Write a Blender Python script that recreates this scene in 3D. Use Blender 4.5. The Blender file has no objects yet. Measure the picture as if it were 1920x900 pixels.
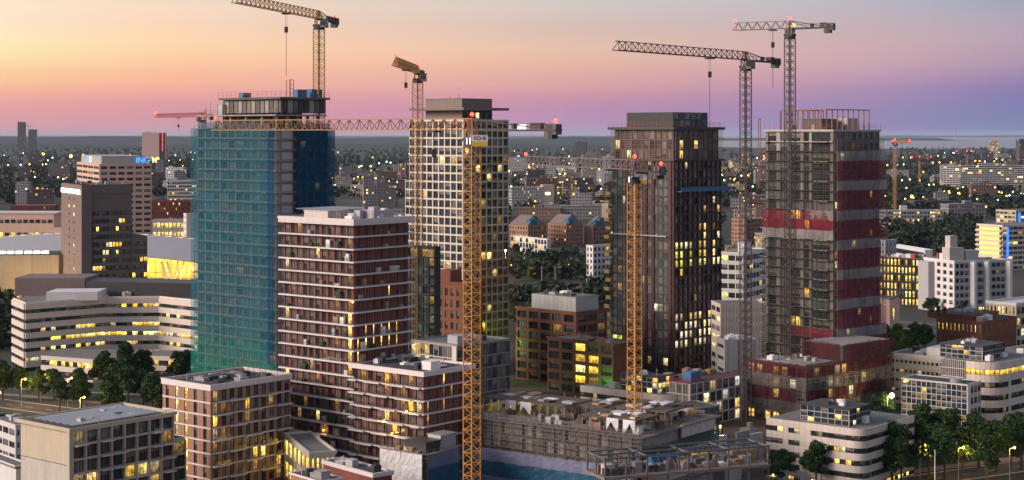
import bpy, math, random
import numpy as np
from mathutils import Vector
R = math.radians
rnd = random.Random(7)
scene = bpy.context.scene
COL = scene.collection

# ---------------------------------------------------------------- camera, sky, sun, exposure
F, H, HY = 3100.0, 84.0, 250.0          # focal length in photo pixels, eye height in metres, horizon row
cam = bpy.data.cameras.new('camera')
cam.sensor_width = 36.0
cam.lens = 36.0 * F / 1920.0
cam.shift_y = -(450.0 - HY) / 1920.0
cam.clip_start = 1.0
cam.clip_end = 120000.0
camo = bpy.data.objects.new('camera', cam)
camo.location = (0, 0, H)
camo.rotation_euler = (R(90), 0, 0)
COL.objects.link(camo)
scene.camera = camo
vs = scene.view_settings
vs.view_transform = 'Standard'; vs.look = 'None'; vs.gamma = 1.0; vs.exposure = 0.0
vs.use_curve_mapping = False
scene.cycles.use_denoising = True
scene.cycles.max_bounces = 6
scene.cycles.transparent_max_bounces = 24
scene.cycles.volume_bounces = 0
scene.cycles.sample_clamp_indirect = 6.0

def lin(c):
    return tuple(((v / 255.0) / 12.92 if v / 255.0 <= 0.04045 else ((v / 255.0 + 0.055) / 1.055) ** 2.4) for v in c)

def N(nt, t, **kw):
    n = nt.nodes.new(t)
    for k, v in kw.items():
        setattr(n, k, v)
    return n

def math_node(nt, op, a, b=None, c=None, clamp=False):
    n = nt.nodes.new('ShaderNodeMath'); n.operation = op; n.use_clamp = clamp
    for i, s in enumerate((a, b, c)):
        if s is None: continue
        if isinstance(s, (int, float)): n.inputs[i].default_value = s
        else: nt.links.new(s, n.inputs[i])
    return n.outputs[0]

world = bpy.data.worlds.new('World'); scene.world = world
world.use_nodes = True
nt = world.node_tree; nt.nodes.clear()
tc = N(nt, 'ShaderNodeTexCoord'); sep = N(nt, 'ShaderNodeSeparateXYZ')
nt.links.new(tc.outputs['Generated'], sep.inputs[0])
zz = math_node(nt, 'SQRT', math_node(nt, 'MAXIMUM', sep.outputs[2], 0.0))
az = math_node(nt, 'ARCTAN2', sep.outputs[0], sep.outputs[1])
YS = (245, 215, 190, 165, 130, 95, 50, 0)       # photo rows whose sky colour was read off
T = [math.sqrt((HY - y) / F) for y in YS] + [0.5, 0.75, 1.0]
HIGH = ((190,188,194), (156,166,185), (132,148,178))
SKY = (   # dusk sky, azimuth and sRGB from the horizon upwards
 (-0.3032, ((212,160,166), (224,162,164), (238,170,160), (250,190,155), (253,216,165), (255,234,184), (254,232,200), (254,228,204))),
 (-0.2065, ((208,158,170), (215,155,165), (226,160,162), (244,178,158), (252,196,160), (254,214,172), (253,216,186), (240,218,198))),
 (-0.0839, ((203,158,174), (212,152,170), (216,158,168), (232,172,165), (242,188,165), (246,202,172), (235,204,184), (226,208,195))),
 (0.0516, ((178,152,184), (184,144,180), (194,146,172), (214,160,165), (224,176,165), (228,190,172), (215,190,182), (208,200,198))),
 (0.2097, ((146,134,178), (153,136,178), (162,139,178), (177,146,177), (200,162,178), (205,172,178), (198,178,184), (188,184,196))),
 (0.3000, ((124,136,176), (127,133,177), (131,130,177), (144,130,176), (170,148,175), (184,160,177), (178,167,183), (162,169,187))),
)
BACK = ((116,130,164), (120,130,166), (128,132,170), (138,136,172), (152,146,176), (162,156,180), (166,164,186), (172,174,192))
def sky_ramp(cols):
    r = N(nt, 'ShaderNodeValToRGB'); e = r.color_ramp.elements
    cols = tuple(cols) + HIGH
    r.color_ramp.interpolation = 'CARDINAL'
    while len(e) < len(T): e.new(0.5)
    for i, t in enumerate(T):
        e[i].position = t; e[i].color = (*lin(cols[i]), 1)
    nt.links.new(zz, r.inputs[0]); return r.outputs[0]
def smooth(a0, a1, kind='LINEAR'):
    m = N(nt, 'ShaderNodeMapRange', interpolation_type=kind)
    nt.links.new(az, m.inputs[0]); m.inputs[1].default_value = a0; m.inputs[2].default_value = a1
    return m.outputs[0]
def mixc(fac, a, b):
    m = N(nt, 'ShaderNodeMix', data_type='RGBA')
    nt.links.new(fac, m.inputs[0]); nt.links.new(a, m.inputs[6]); nt.links.new(b, m.inputs[7]); return m.outputs[2]
s = mixc(smooth(-2.6, -1.3, 'SMOOTHSTEP'), sky_ramp(BACK), sky_ramp(SKY[0][1]))
for (a0, c0), (a1, c1) in zip(SKY[:-1], SKY[1:]): s = mixc(smooth(a0, a1), s, sky_ramp(c1))
s = mixc(smooth(0.6, 2.0, 'SMOOTHSTEP'), s, sky_ramp(BACK))
bg = N(nt, 'ShaderNodeBackground'); bg.inputs[1].default_value = 1.0
nt.links.new(s, bg.inputs[0])
wo = N(nt, 'ShaderNodeOutputWorld'); nt.links.new(bg.outputs[0], wo.inputs[0])

sun = bpy.data.lights.new('sun', 'SUN'); sun.energy = 4.9; sun.angle = R(30); sun.color = (1.0, 0.80, 0.67)
suno = bpy.data.objects.new('sun', sun); COL.objects.link(suno)
sd = Vector((math.sin(R(-106)) * math.cos(R(22)), math.cos(R(-106)) * math.cos(R(22)), math.sin(R(22))))
suno.rotation_euler = sd.to_track_quat('Z', 'Y').to_euler()

# ---------------------------------------------------------------- materials
M = {}
def mat(name, col, rough=0.75, var=0.18, scale=0.35, streak=0.0, metal=0.0, spec=0.4, fine=0.0):
    m = bpy.data.materials.new(name); m.use_nodes = True; t = m.node_tree
    b = t.nodes['Principled BSDF']
    b.inputs['Roughness'].default_value = rough; b.inputs['Metallic'].default_value = metal
    b.inputs['Specular IOR Level'].default_value = spec
    co = N(t, 'ShaderNodeTexCoord'); oi = N(t, 'ShaderNodeObjectInfo')
    n1 = N(t, 'ShaderNodeTexNoise'); n1.inputs['Scale'].default_value = scale; n1.inputs['Detail'].default_value = 6
    n1.inputs['Roughness'].default_value = 0.65
    t.links.new(co.outputs['Object'], n1.inputs['Vector'])
    f = math_node(t, 'SUBTRACT', n1.outputs[0], 0.5)
    f = math_node(t, 'MULTIPLY', f, 2.4 * var)
    f = math_node(t, 'ADD', f, 1.0)
    if streak:
        mp = N(t, 'ShaderNodeMapping'); mp.inputs['Scale'].default_value = (1.3, 1.3, 0.06)
        t.links.new(co.outputs['Object'], mp.inputs[0])
        n2 = N(t, 'ShaderNodeTexNoise'); n2.inputs['Scale'].default_value = 1.2; n2.inputs['Detail'].default_value = 4
        t.links.new(mp.outputs[0], n2.inputs['Vector'])
        g = math_node(t, 'MULTIPLY', math_node(t, 'SUBTRACT', n2.outputs[0], 0.5), 2.0 * streak)
        f = math_node(t, 'ADD', f, g)
    if fine:
        n3 = N(t, 'ShaderNodeTexNoise'); n3.inputs['Scale'].default_value = 5.0; n3.inputs['Detail'].default_value = 2
        t.links.new(co.outputs['Object'], n3.inputs['Vector'])
        f = math_node(t, 'ADD', f, math_node(t, 'MULTIPLY', math_node(t, 'SUBTRACT', n3.outputs[0], 0.5), 2.0 * fine))
    r = math_node(t, 'MULTIPLY', math_node(t, 'SUBTRACT', oi.outputs['Random'], 0.5), 0.14)
    f = math_node(t, 'ADD', f, r)
    mx = N(t, 'ShaderNodeMix', data_type='RGBA', blend_type='MULTIPLY'); mx.inputs[0].default_value = 1.0
    mx.inputs[6].default_value = (*col, 1)
    cb = N(t, 'ShaderNodeCombineColor')
    for i in range(3): t.links.new(f, cb.inputs[i])
    t.links.new(cb.outputs[0], mx.inputs[7])
    t.links.new(mx.outputs[2], b.inputs['Base Color'])
    M[name] = m; return m

def glass(name, a, b_, rough=0.06, spec=0.55, strips=0.0):
    """dark window glass; each pane differs a little, some show pale curtains"""
    m = bpy.data.materials.new(name); m.use_nodes = True; t = m.node_tree
    b = t.nodes['Principled BSDF']; b.inputs['Roughness'].default_value = rough
    b.inputs['Specular IOR Level'].default_value = spec
    oi = N(t, 'ShaderNodeObjectInfo'); co = N(t, 'ShaderNodeTexCoord')
    r = N(t, 'ShaderNodeValToRGB'); e = r.color_ramp.elements
    e[0].position = 0.35; e[0].color = (*a, 1); e[1].position = 1.0; e[1].color = (*b_, 1)
    off = N(t, 'ShaderNodeVectorMath', operation='ADD')
    cb = N(t, 'ShaderNodeCombineXYZ'); k = math_node(t, 'MULTIPLY', oi.outputs['Random'], 57.0)
    for i in range(3): t.links.new(k, cb.inputs[i])
    t.links.new(co.outputs['Object'], off.inputs[0]); t.links.new(cb.outputs[0], off.inputs[1])
    mp = N(t, 'ShaderNodeMapping'); mp.inputs['Scale'].default_value = (2.2, 2.2, 0.35)
    t.links.new(off.outputs[0], mp.inputs[0])
    n = N(t, 'ShaderNodeTexNoise'); n.inputs['Scale'].default_value = 1.0; n.inputs['Detail'].default_value = 2
    t.links.new(mp.outputs[0], n.inputs['Vector'])
    t.links.new(math_node(t, 'ADD', math_node(t, 'MULTIPLY', n.outputs[0], 0.9), math_node(t, 'MULTIPLY', oi.outputs['Random'], 0.35)), r.inputs[0])
    gz = N(t, 'ShaderNodeSeparateXYZ'); t.links.new(co.outputs['Generated'], gz.inputs[0])
    wn = N(t, 'ShaderNodeTexWhiteNoise', noise_dimensions='1D'); t.links.new(oi.outputs['Random'], wn.inputs['W'])
    bl = math_node(t, 'GREATER_THAN', gz.outputs[2], math_node(t, 'MULTIPLY_ADD', wn.outputs['Value'], 1.7, .25))
    bx = N(t, 'ShaderNodeMix', data_type='RGBA'); t.links.new(math_node(t, 'MULTIPLY', bl, .85), bx.inputs[0]); t.links.new(r.outputs[0], bx.inputs[6])
    bx.inputs[7].default_value = (.20, .19, .18, 1); t.links.new(bx.outputs[2], b.inputs['Base Color'])
    bp = N(t, 'ShaderNodeBump'); bp.inputs['Strength'].default_value = 0.05
    n2 = N(t, 'ShaderNodeTexNoise'); n2.inputs['Scale'].default_value = 0.8
    t.links.new(off.outputs[0], n2.inputs['Vector']); t.links.new(n2.outputs[0], bp.inputs['Height'])
    t.links.new(bp.outputs[0], b.inputs['Normal'])
    M[name] = m; return m

def lit(name, col, strength, contrast=0.8, back=(0.05, 0.04, 0.03)):
    """a lit room behind glass: uneven lamp light and dark furniture, different in each window"""
    m = bpy.data.materials.new(name); m.use_nodes = True; t = m.node_tree
    b = t.nodes['Principled BSDF']; b.inputs['Roughness'].default_value = 0.15
    b.inputs['Base Color'].default_value = (*back, 1)
    oi = N(t, 'ShaderNodeObjectInfo'); co = N(t, 'ShaderNodeTexCoord')
    cb = N(t, 'ShaderNodeCombineXYZ'); k = math_node(t, 'MULTIPLY', oi.outputs['Random'], 91.0)
    for i in range(3): t.links.new(k, cb.inputs[i])
    off = N(t, 'ShaderNodeVectorMath', operation='ADD')
    t.links.new(co.outputs['Object'], off.inputs[0]); t.links.new(cb.outputs[0], off.inputs[1])
    n = N(t, 'ShaderNodeTexNoise'); n.inputs['Scale'].default_value = 1.1; n.inputs['Detail'].default_value = 3
    t.links.new(off.outputs[0], n.inputs['Vector'])
    r = N(t, 'ShaderNodeValToRGB'); e = r.color_ramp.elements
    e[0].position = 0.36; e[0].color = (1 - contrast,) * 3 + (1,); e[1].position = 0.62; e[1].color = (1, 1, 1, 1)
    t.links.new(n.outputs[0], r.inputs[0])
    v = math_node(t, 'MULTIPLY', r.outputs[0], math_node(t, 'ADD', math_node(t, 'MULTIPLY', oi.outputs['Random'], 0.9), 0.45))
    cr = N(t, 'ShaderNodeValToRGB'); ce = cr.color_ramp.elements
    ce[0].color = (col[0], col[1] * .78, col[2] * .5, 1); ce[1].color = (1.0, min(1, col[1] * 1.3 + .05), col[2] * 1.8 + .15, 1)
    x_ = ce.new(.55); x_.color = (*col, 1)
    wn = N(t, 'ShaderNodeTexWhiteNoise', noise_dimensions='1D'); t.links.new(oi.outputs['Random'], wn.inputs['W'])
    t.links.new(wn.outputs['Value'], cr.inputs[0]); t.links.new(cr.outputs[0], b.inputs['Emission Color'])
    gz = N(t, 'ShaderNodeSeparateXYZ'); t.links.new(co.outputs['Generated'], gz.inputs[0])
    top = N(t, 'ShaderNodeMapRange', interpolation_type='SMOOTHSTEP'); t.links.new(gz.outputs[2], top.inputs[0])
    top.inputs[1].default_value = .15; top.inputs[2].default_value = .85; top.inputs[3].default_value = .55; top.inputs[4].default_value = 1.25
    mp = N(t, 'ShaderNodeMapping'); mp.inputs['Scale'].default_value = (3.5, 3.5, .25); t.links.new(off.outputs[0], mp.inputs[0])
    cn = N(t, 'ShaderNodeTexNoise'); cn.inputs['Scale'].default_value = 1.0; t.links.new(mp.outputs[0], cn.inputs['Vector'])
    v = math_node(t, 'MULTIPLY', math_node(t, 'MULTIPLY', v, top.outputs[0]), math_node(t, 'MULTIPLY_ADD', cn.outputs[0], 1.3, .35))
    t.links.new(math_node(t, 'MULTIPLY', v, strength), b.inputs['Emission Strength'])
    M[name] = m; return m

def glow(name, col, strength):
    m = bpy.data.materials.new(name); m.use_nodes = True; b = m.node_tree.nodes['Principled BSDF']
    b.inputs['Base Color'].default_value = (*[min(1, c * 0.5) for c in col], 1)
    b.inputs['Emission Color'].default_value = (*col, 1); b.inputs['Emission Strength'].default_value = strength
    M[name] = m; return m

def net(name, col, opacity, weave=0.15):
    """scaffold netting: a thin cloth that lets part of what lies behind show through"""
    m = bpy.data.materials.new(name); m.use_nodes = True; t = m.node_tree; t.nodes.clear()
    co = N(t, 'ShaderNodeTexCoord'); oi = N(t, 'ShaderNodeObjectInfo'); ge = N(t, 'ShaderNodeNewGeometry')
    d = N(t, 'ShaderNodeBsdfDiffuse'); tl = N(t, 'ShaderNodeBsdfTranslucent'); tr = N(t, 'ShaderNodeBsdfTransparent')
    n = N(t, 'ShaderNodeTexNoise'); n.inputs['Scale'].default_value = 0.55; n.inputs['Detail'].default_value = 5
    t.links.new(ge.outputs['Position'], n.inputs['Vector'])
    mx = N(t, 'ShaderNodeMix', data_type='RGBA')
    mpf = N(t, 'ShaderNodeMapping'); mpf.inputs['Scale'].default_value = (2.2, 2.2, .16); t.links.new(ge.outputs['Position'], mpf.inputs[0])
    nf_ = N(t, 'ShaderNodeTexNoise'); nf_.inputs['Scale'].default_value = 1.0; nf_.inputs['Detail'].default_value = 3; t.links.new(mpf.outputs[0], nf_.inputs['Vector'])
    k = math_node(t, 'ADD', math_node(t, 'MULTIPLY', n.outputs[0], 0.45), math_node(t, 'MULTIPLY', oi.outputs['Random'], 0.25))
    k = math_node(t, 'ADD', k, math_node(t, 'MULTIPLY_ADD', nf_.outputs[0], 1.1, -.4))
    t.links.new(k, mx.inputs[0])
    mx.inputs[6].default_value = (*[c * 0.65 for c in col], 1); mx.inputs[7].default_value = (*[min(1, c * 1.4) for c in col], 1)
    t.links.new(mx.outputs[2], d.inputs[0]); t.links.new(mx.outputs[2], tl.inputs[0])
    m1 = N(t, 'ShaderNodeMixShader'); m1.inputs[0].default_value = 0.35
    t.links.new(d.outputs[0], m1.inputs[1]); t.links.new(tl.outputs[0], m1.inputs[2])
    m2 = N(t, 'ShaderNodeMixShader')
    f = math_node(t, 'ADD', math_node(t, 'MULTIPLY', math_node(t, 'SUBTRACT', k, 0.5), weave * 2), opacity, clamp=True)
    t.links.new(f, m2.inputs[0]); t.links.new(tr.outputs[0], m2.inputs[1]); t.links.new(m1.outputs[0], m2.inputs[2])
    o = N(t, 'ShaderNodeOutputMaterial'); t.links.new(m2.outputs[0], o.inputs[0])
    M[name] = m; return m

def far_facade(name, wall, litp, cu=3.0, cz=3.2, fu=0.55, fz=0.5, lcol=(1.0, 0.62, 0.16), ls=1.6, glassc=(0.03, 0.035, 0.045)):
    """wall of a block so far off that its windows are only a few pixels"""
    m = bpy.data.materials.new(name); m.use_nodes = True; t = m.node_tree
    b = t.nodes['Principled BSDF']; b.inputs['Roughness'].default_value = 0.7
    co = N(t, 'ShaderNodeTexCoord'); oi = N(t, 'ShaderNodeObjectInfo'); sp = N(t, 'ShaderNodeSeparateXYZ')
    t.links.new(co.outputs['Object'], sp.inputs[0])
    u = math_node(t, 'DIVIDE', math_node(t, 'ADD', sp.outputs[0], sp.outputs[1]), cu)
    z = math_node(t, 'DIVIDE', sp.outputs[2], cz)
    mu = math_node(t, 'LESS_THAN', math_node(t, 'FRACT', u), fu); mz = math_node(t, 'LESS_THAN', math_node(t, 'FRACT', z), fz)
    nm = N(t, 'ShaderNodeSeparateXYZ'); t.links.new(co.outputs['Normal'], nm.inputs[0])
    up = math_node(t, 'LESS_THAN', math_node(t, 'ABSOLUTE', nm.outputs[2]), 0.5)
    msk = math_node(t, 'MULTIPLY', math_node(t, 'MULTIPLY', mu, mz), up)
    cb = N(t, 'ShaderNodeCombineXYZ')
    t.links.new(math_node(t, 'FLOOR', u), cb.inputs[0]); t.links.new(math_node(t, 'FLOOR', z), cb.inputs[1])
    t.links.new(math_node(t, 'MULTIPLY', oi.outputs['Random'], 917.0), cb.inputs[2])
    wn = N(t, 'ShaderNodeTexWhiteNoise', noise_dimensions='3D'); t.links.new(cb.outputs[0], wn.inputs['Vector'])
    on = math_node(t, 'MULTIPLY', math_node(t, 'LESS_THAN', wn.outputs['Value'], litp), msk)
    no = N(t, 'ShaderNodeTexNoise'); no.inputs['Scale'].default_value = 0.08; no.inputs['Detail'].default_value = 5
    t.links.new(co.outputs['Object'], no.inputs['Vector'])
    w = N(t, 'ShaderNodeMix', data_type='RGBA'); t.links.new(no.outputs[0], w.inputs[0])
    w.inputs[6].default_value = (*[c * 0.6 for c in wall], 1); w.inputs[7].default_value = (*[min(1, c * 1.35) for c in wall], 1)
    x = N(t, 'ShaderNodeMix', data_type='RGBA'); t.links.new(msk, x.inputs[0]); t.links.new(w.outputs[2], x.inputs[6])
    x.inputs[7].default_value = (*glassc, 1); t.links.new(x.outputs[2], b.inputs['Base Color'])
    sep2 = N(t, 'ShaderNodeSeparateColor'); t.links.new(wn.outputs['Color'], sep2.inputs[0])
    hue = N(t, 'ShaderNodeValToRGB'); he = hue.color_ramp.elements; he[0].color = (1.0, .42, .08, 1); he[1].color = (1.0, .88, .62, 1); hx = he.new(.6); hx.color = (*lcol, 1)
    t.links.new(sep2.outputs[2], hue.inputs[0]); t.links.new(hue.outputs[0], b.inputs['Emission Color'])
    t.links.new(math_node(t, 'MULTIPLY', on, math_node(t, 'MULTIPLY_ADD', math_node(t, 'POWER', sep2.outputs[1], 3.0), ls * 2.2, ls * 0.12)), b.inputs['Emission Strength'])
    M[name] = m; return m

mat('red_brick', (0.165, 0.052, 0.040), 0.85, 0.22, 0.5, 0.12, fine=0.25)
mat('brown_brick', (0.30, 0.165, 0.115), 0.85, 0.2, 0.5, 0.1, fine=0.25)
mat('orange_brick', (0.175, 0.068, 0.038), 0.85, 0.2, 0.5, 0.1, fine=0.2)
mat('white_band', (0.60, 0.55, 0.55), 0.6, 0.1, 0.3, 0.12)
mat('beige_panel', (0.58, 0.51, 0.46), 0.55, 0.10, 0.2, 0.10)
mat('beige_render', (0.44, 0.38, 0.29), 0.85, 0.14, 0.25, 0.16)
mat('cream_panel', (0.52, 0.475, 0.41), 0.6, 0.10, 0.2, 0.10)
mat('pink_stone', (0.58, 0.40, 0.33), 0.7, 0.1, 0.2, 0.08)
mat('taupe_stone', (0.17, 0.125, 0.115), 0.6, 0.16, 0.2, 0.10)
mat('grey_panel', (0.36, 0.36, 0.38), 0.55, 0.10, 0.2, 0.12)
mat('white_panel', (0.58, 0.57, 0.58), 0.55, 0.08, 0.2, 0.12)
mat('concrete', (0.30, 0.28, 0.26), 0.9, 0.28, 0.3, 0.2, fine=0.2)
mat('pale_concrete', (0.42, 0.39, 0.36), 0.9, 0.24, 0.3, 0.2, fine=0.2)
mat('steel_grey', (0.13, 0.135, 0.15), 0.5, 0.2, 0.5)
mat('site_concrete', (0.20, 0.17, 0.145), 0.9, 0.3, 0.3, 0.25, fine=0.2)
mat('dark_concrete', (0.12, 0.115, 0.115), 0.9, 0.3, 0.3, 0.2, fine=0.2)
mat('dark_metal', (0.035, 0.035, 0.038), 0.5, 0.2, 0.6, 0.0)
mat('black_clad', (0.018, 0.020, 0.024), 0.5, 0.3, 0.4, 0.1)
mat('dark_red_metal', (0.075, 0.013, 0.015), 0.5, 0.2, 0.5, 0.1)
mat('roof_felt', (0.055, 0.055, 0.062), 0.9, 0.4, 0.15, 0.0, fine=0.2)
mat('roof_gravel', (0.15, 0.145, 0.145), 0.95, 0.3, 0.2, 0.0, fine=0.3)
mat('brown_deck', (0.11, 0.075, 0.055), 0.95, 0.45, 0.25, 0.0, fine=0.4)
mat('galvanised', (0.40, 0.41, 0.43), 0.4, 0.15, 0.5, 0.0, metal=0.5)
mat('scaffold_steel', (0.14, 0.13, 0.13), 0.5, 0.2, 0.5, 0.0, metal=0.3)
mat('scaffold_rust', (0.26, 0.13, 0.09), 0.7, 0.3, 0.5)
mat('crane_yellow', (0.44, 0.20, 0.035), 0.5, 0.16, 0.4, 0.0)
mat('crane_ochre', (0.34, 0.17, 0.05), 0.55, 0.18, 0.4, 0.0)
mat('crane_dark', (0.045, 0.032, 0.035), 0.6, 0.2, 0.4, 0.0)
mat('crane_grey', (0.16, 0.13, 0.13), 0.6, 0.2, 0.4, 0.0)
mat('crane_red', (0.35, 0.06, 0.05), 0.5, 0.2, 0.4, 0.0)
mat('solar_blue', (0.03, 0.045, 0.08), 0.12, 0.2, 0.5, 0.0, spec=0.7)
mat('white_paint', (0.72, 0.71, 0.70), 0.6, 0.1, 0.3)
mat('tarp_white', (0.55, 0.55, 0.58), 0.6, 0.2, 0.25, 0.1, fine=0.1)
mat('timber', (0.33, 0.22, 0.12), 0.8, 0.25, 0.5)
mat('container_blue', (0.04, 0.15, 0.30), 0.5, 0.2, 0.4)
mat('container_yellow', (0.62, 0.40, 0.04), 0.5, 0.2, 0.4)
mat('tank_red', (0.40, 0.05, 0.04), 0.5, 0.2, 0.4)
mat('sheet_blue', (0.007, 0.065, 0.125), 0.45, 0.35, 0.18, 0.12)
mat('sheet_lilac', (0.125, 0.14, 0.23), 0.5, 0.2, 0.2, 0.12)
mat('mustard_panel', (0.50, 0.34, 0.12), 0.6, 0.15, 0.3)
mat('blue_roof', (0.02, 0.13, 0.22), 0.4, 0.2, 0.3)
mat('cyan_roof', (0.08, 0.42, 0.55), 0.5, 0.15, 0.2)
mat('asphalt', (0.05, 0.05, 0.055), 0.9, 0.3, 0.1, 0.0, fine=0.2)
mat('paving', (0.20, 0.17, 0.14), 0.9, 0.25, 0.1, 0.0, fine=0.2)
mat('kerb_stone', (0.34, 0.33, 0.32), 0.85, 0.15, 0.3)
mat('frame_dark', (0.03, 0.03, 0.034), 0.4, 0.15, 0.5)
mat('frame_grey', (0.25, 0.25, 0.27), 0.4, 0.12, 0.5)
mat('frame_white', (0.55, 0.53, 0.52), 0.5, 0.1, 0.5)
mat('bark', (0.07, 0.05, 0.035), 0.9, 0.3, 1.0)
glass('glass_dark', (0.010, 0.013, 0.017), (0.055, 0.06, 0.065))
glass('glass_curtain', (0.03, 0.032, 0.035), (0.26, 0.25, 0.24), 0.2, 0.4)
glass('glass_blue', (0.012, 0.02, 0.032), (0.05, 0.075, 0.10), 0.04, 0.7)
glass('glass_green', (0.02, 0.042, 0.040), (0.15, 0.19, 0.18), 0.10, 0.6)
glass('glass_pale', (0.08, 0.085, 0.09), (0.38, 0.37, 0.36), 0.2, 0.4)
lit('lit_yellow', (1.0, 0.62, 0.09), 2.7)
lit('lit_warm', (1.0, 0.68, 0.22), 1.9)
lit('lit_white', (1.0, 0.84, 0.50), 1.35, 0.6)
lit('lit_green', (0.80, 0.85, 0.10), 1.7)
lit('lit_hall', (1.0, 0.60, 0.10), 2.2, 0.6)
lit('lit_dim', (0.95, 0.58, 0.16), 0.5)
glow('lamp_sodium', (1.0, 0.50, 0.08), 9.0)
glow('lamp_white', (1.0, 0.86, 0.55), 9.0)
glow('lamp_cool', (0.75, 0.9, 1.0), 7.0)
glow('beacon_red', (1.0, 0.016, 0.008), 22.0)
glow('sign_white', (1.0, 0.97, 0.9), 3.2)
glow('sign_blue', (0.05, 0.25, 1.0), 2.6)
glow('sign_orange', (1.0, 0.45, 0.12), 3.4)
glow('led_blue', (0.03, 0.16, 1.0), 2.4)
glow('led_cyan', (0.1, 0.55, 1.0), 4.0)
glow('led_green', (0.05, 1.0, 0.15), 4.0)
glow('led_violet', (0.25, 0.18, 1.0), 1.8)
glow('led_red', (1.0, 0.05, 0.03), 2.0)
glow('station_light', (1.0, 0.58, 0.12), 1.5)
net('net_blue', (0.014, 0.15, 0.23), 0.56)
net('net_teal', (0.012, 0.19, 0.22), 0.60)
net('net_deep', (0.008, 0.085, 0.18), 0.76)
net('net_green', (0.010, 0.26, 0.19), 0.70)
net('net_red', (0.29, 0.05, 0.075), 0.50)
net('net_maroon', (0.13, 0.02, 0.032), 0.60)
net('net_grey', (0.20, 0.18, 0.18), 0.58)
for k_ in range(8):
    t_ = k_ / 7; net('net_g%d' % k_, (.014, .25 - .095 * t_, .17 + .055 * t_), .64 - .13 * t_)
net('net_white', (0.48, 0.44, 0.45), 0.52)
net('net_dkgreen', (0.02, 0.10, 0.09), 0.55)
def clear_glass():
    m = bpy.data.materials.new('railing_glass'); m.use_nodes = True; t = m.node_tree; t.nodes.clear()
    g = N(t, 'ShaderNodeBsdfGlossy'); g.inputs['Roughness'].default_value = 0.05; g.inputs[0].default_value = (0.6, 0.65, 0.7, 1)
    tr = N(t, 'ShaderNodeBsdfTransparent'); tr.inputs[0].default_value = (0.86, 0.9, 0.9, 1)
    mx = N(t, 'ShaderNodeMixShader'); mx.inputs[0].default_value = 0.12
    t.links.new(tr.outputs[0], mx.inputs[1]); t.links.new(g.outputs[0], mx.inputs[2])
    o = N(t, 'ShaderNodeOutputMaterial'); t.links.new(mx.outputs[0], o.inputs[0]); M['railing_glass'] = m
clear_glass()
def leaf_mat(name, a, b_):
    m = bpy.data.materials.new(name); m.use_nodes = True; t = m.node_tree
    b = t.nodes['Principled BSDF']; b.inputs['Roughness'].default_value = 0.6
    b.inputs['Specular IOR Level'].default_value = 0.2
    ge = N(t, 'ShaderNodeNewGeometry'); oi = N(t, 'ShaderNodeObjectInfo'); co = N(t, 'ShaderNodeTexCoord')
    n = N(t, 'ShaderNodeTexNoise'); n.inputs['Scale'].default_value = 0.6; n.inputs['Detail'].default_value = 3
    t.links.new(co.outputs['Object'], n.inputs['Vector'])
    k = math_node(t, 'ADD', math_node(t, 'MULTIPLY', ge.outputs['Random Per Island'], 0.5), math_node(t, 'MULTIPLY', n.outputs[0], 0.55))
    k = math_node(t, 'ADD', k, math_node(t, 'MULTIPLY', math_node(t, 'SUBTRACT', oi.outputs['Random'], 0.5), 0.25))
    mx = N(t, 'ShaderNodeMix', data_type='RGBA'); t.links.new(k, mx.inputs[0])
    mx.inputs[6].default_value = (*a, 1); mx.inputs[7].default_value = (*b_, 1)
    t.links.new(mx.outputs[2], b.inputs['Base Color']); M[name] = m
leaf_mat('leaf', (0.011, 0.030, 0.009), (0.046, 0.098, 0.026))
leaf_mat('leaf_far', (0.008, 0.017, 0.011), (0.026, 0.042, 0.024))
for nm, c, p in (('far_brick', (0.15, 0.085, 0.075), .07), ('far_beige', (0.36, 0.31, 0.26), .10), ('far_grey', (0.22, 0.21, 0.22), .07),
                 ('far_dark', (0.07, 0.065, 0.075), .05), ('far_white', (0.46, 0.45, 0.46), .08)):
    far_facade(nm, c, p)
far_facade('far_lit', (0.30, 0.25, 0.18), .55, ls=1.4)
far_facade('far_slab', (0.50, 0.48, 0.47), .12, cu=4.0, cz=3.0, fu=0.9, fz=0.55)

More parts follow.
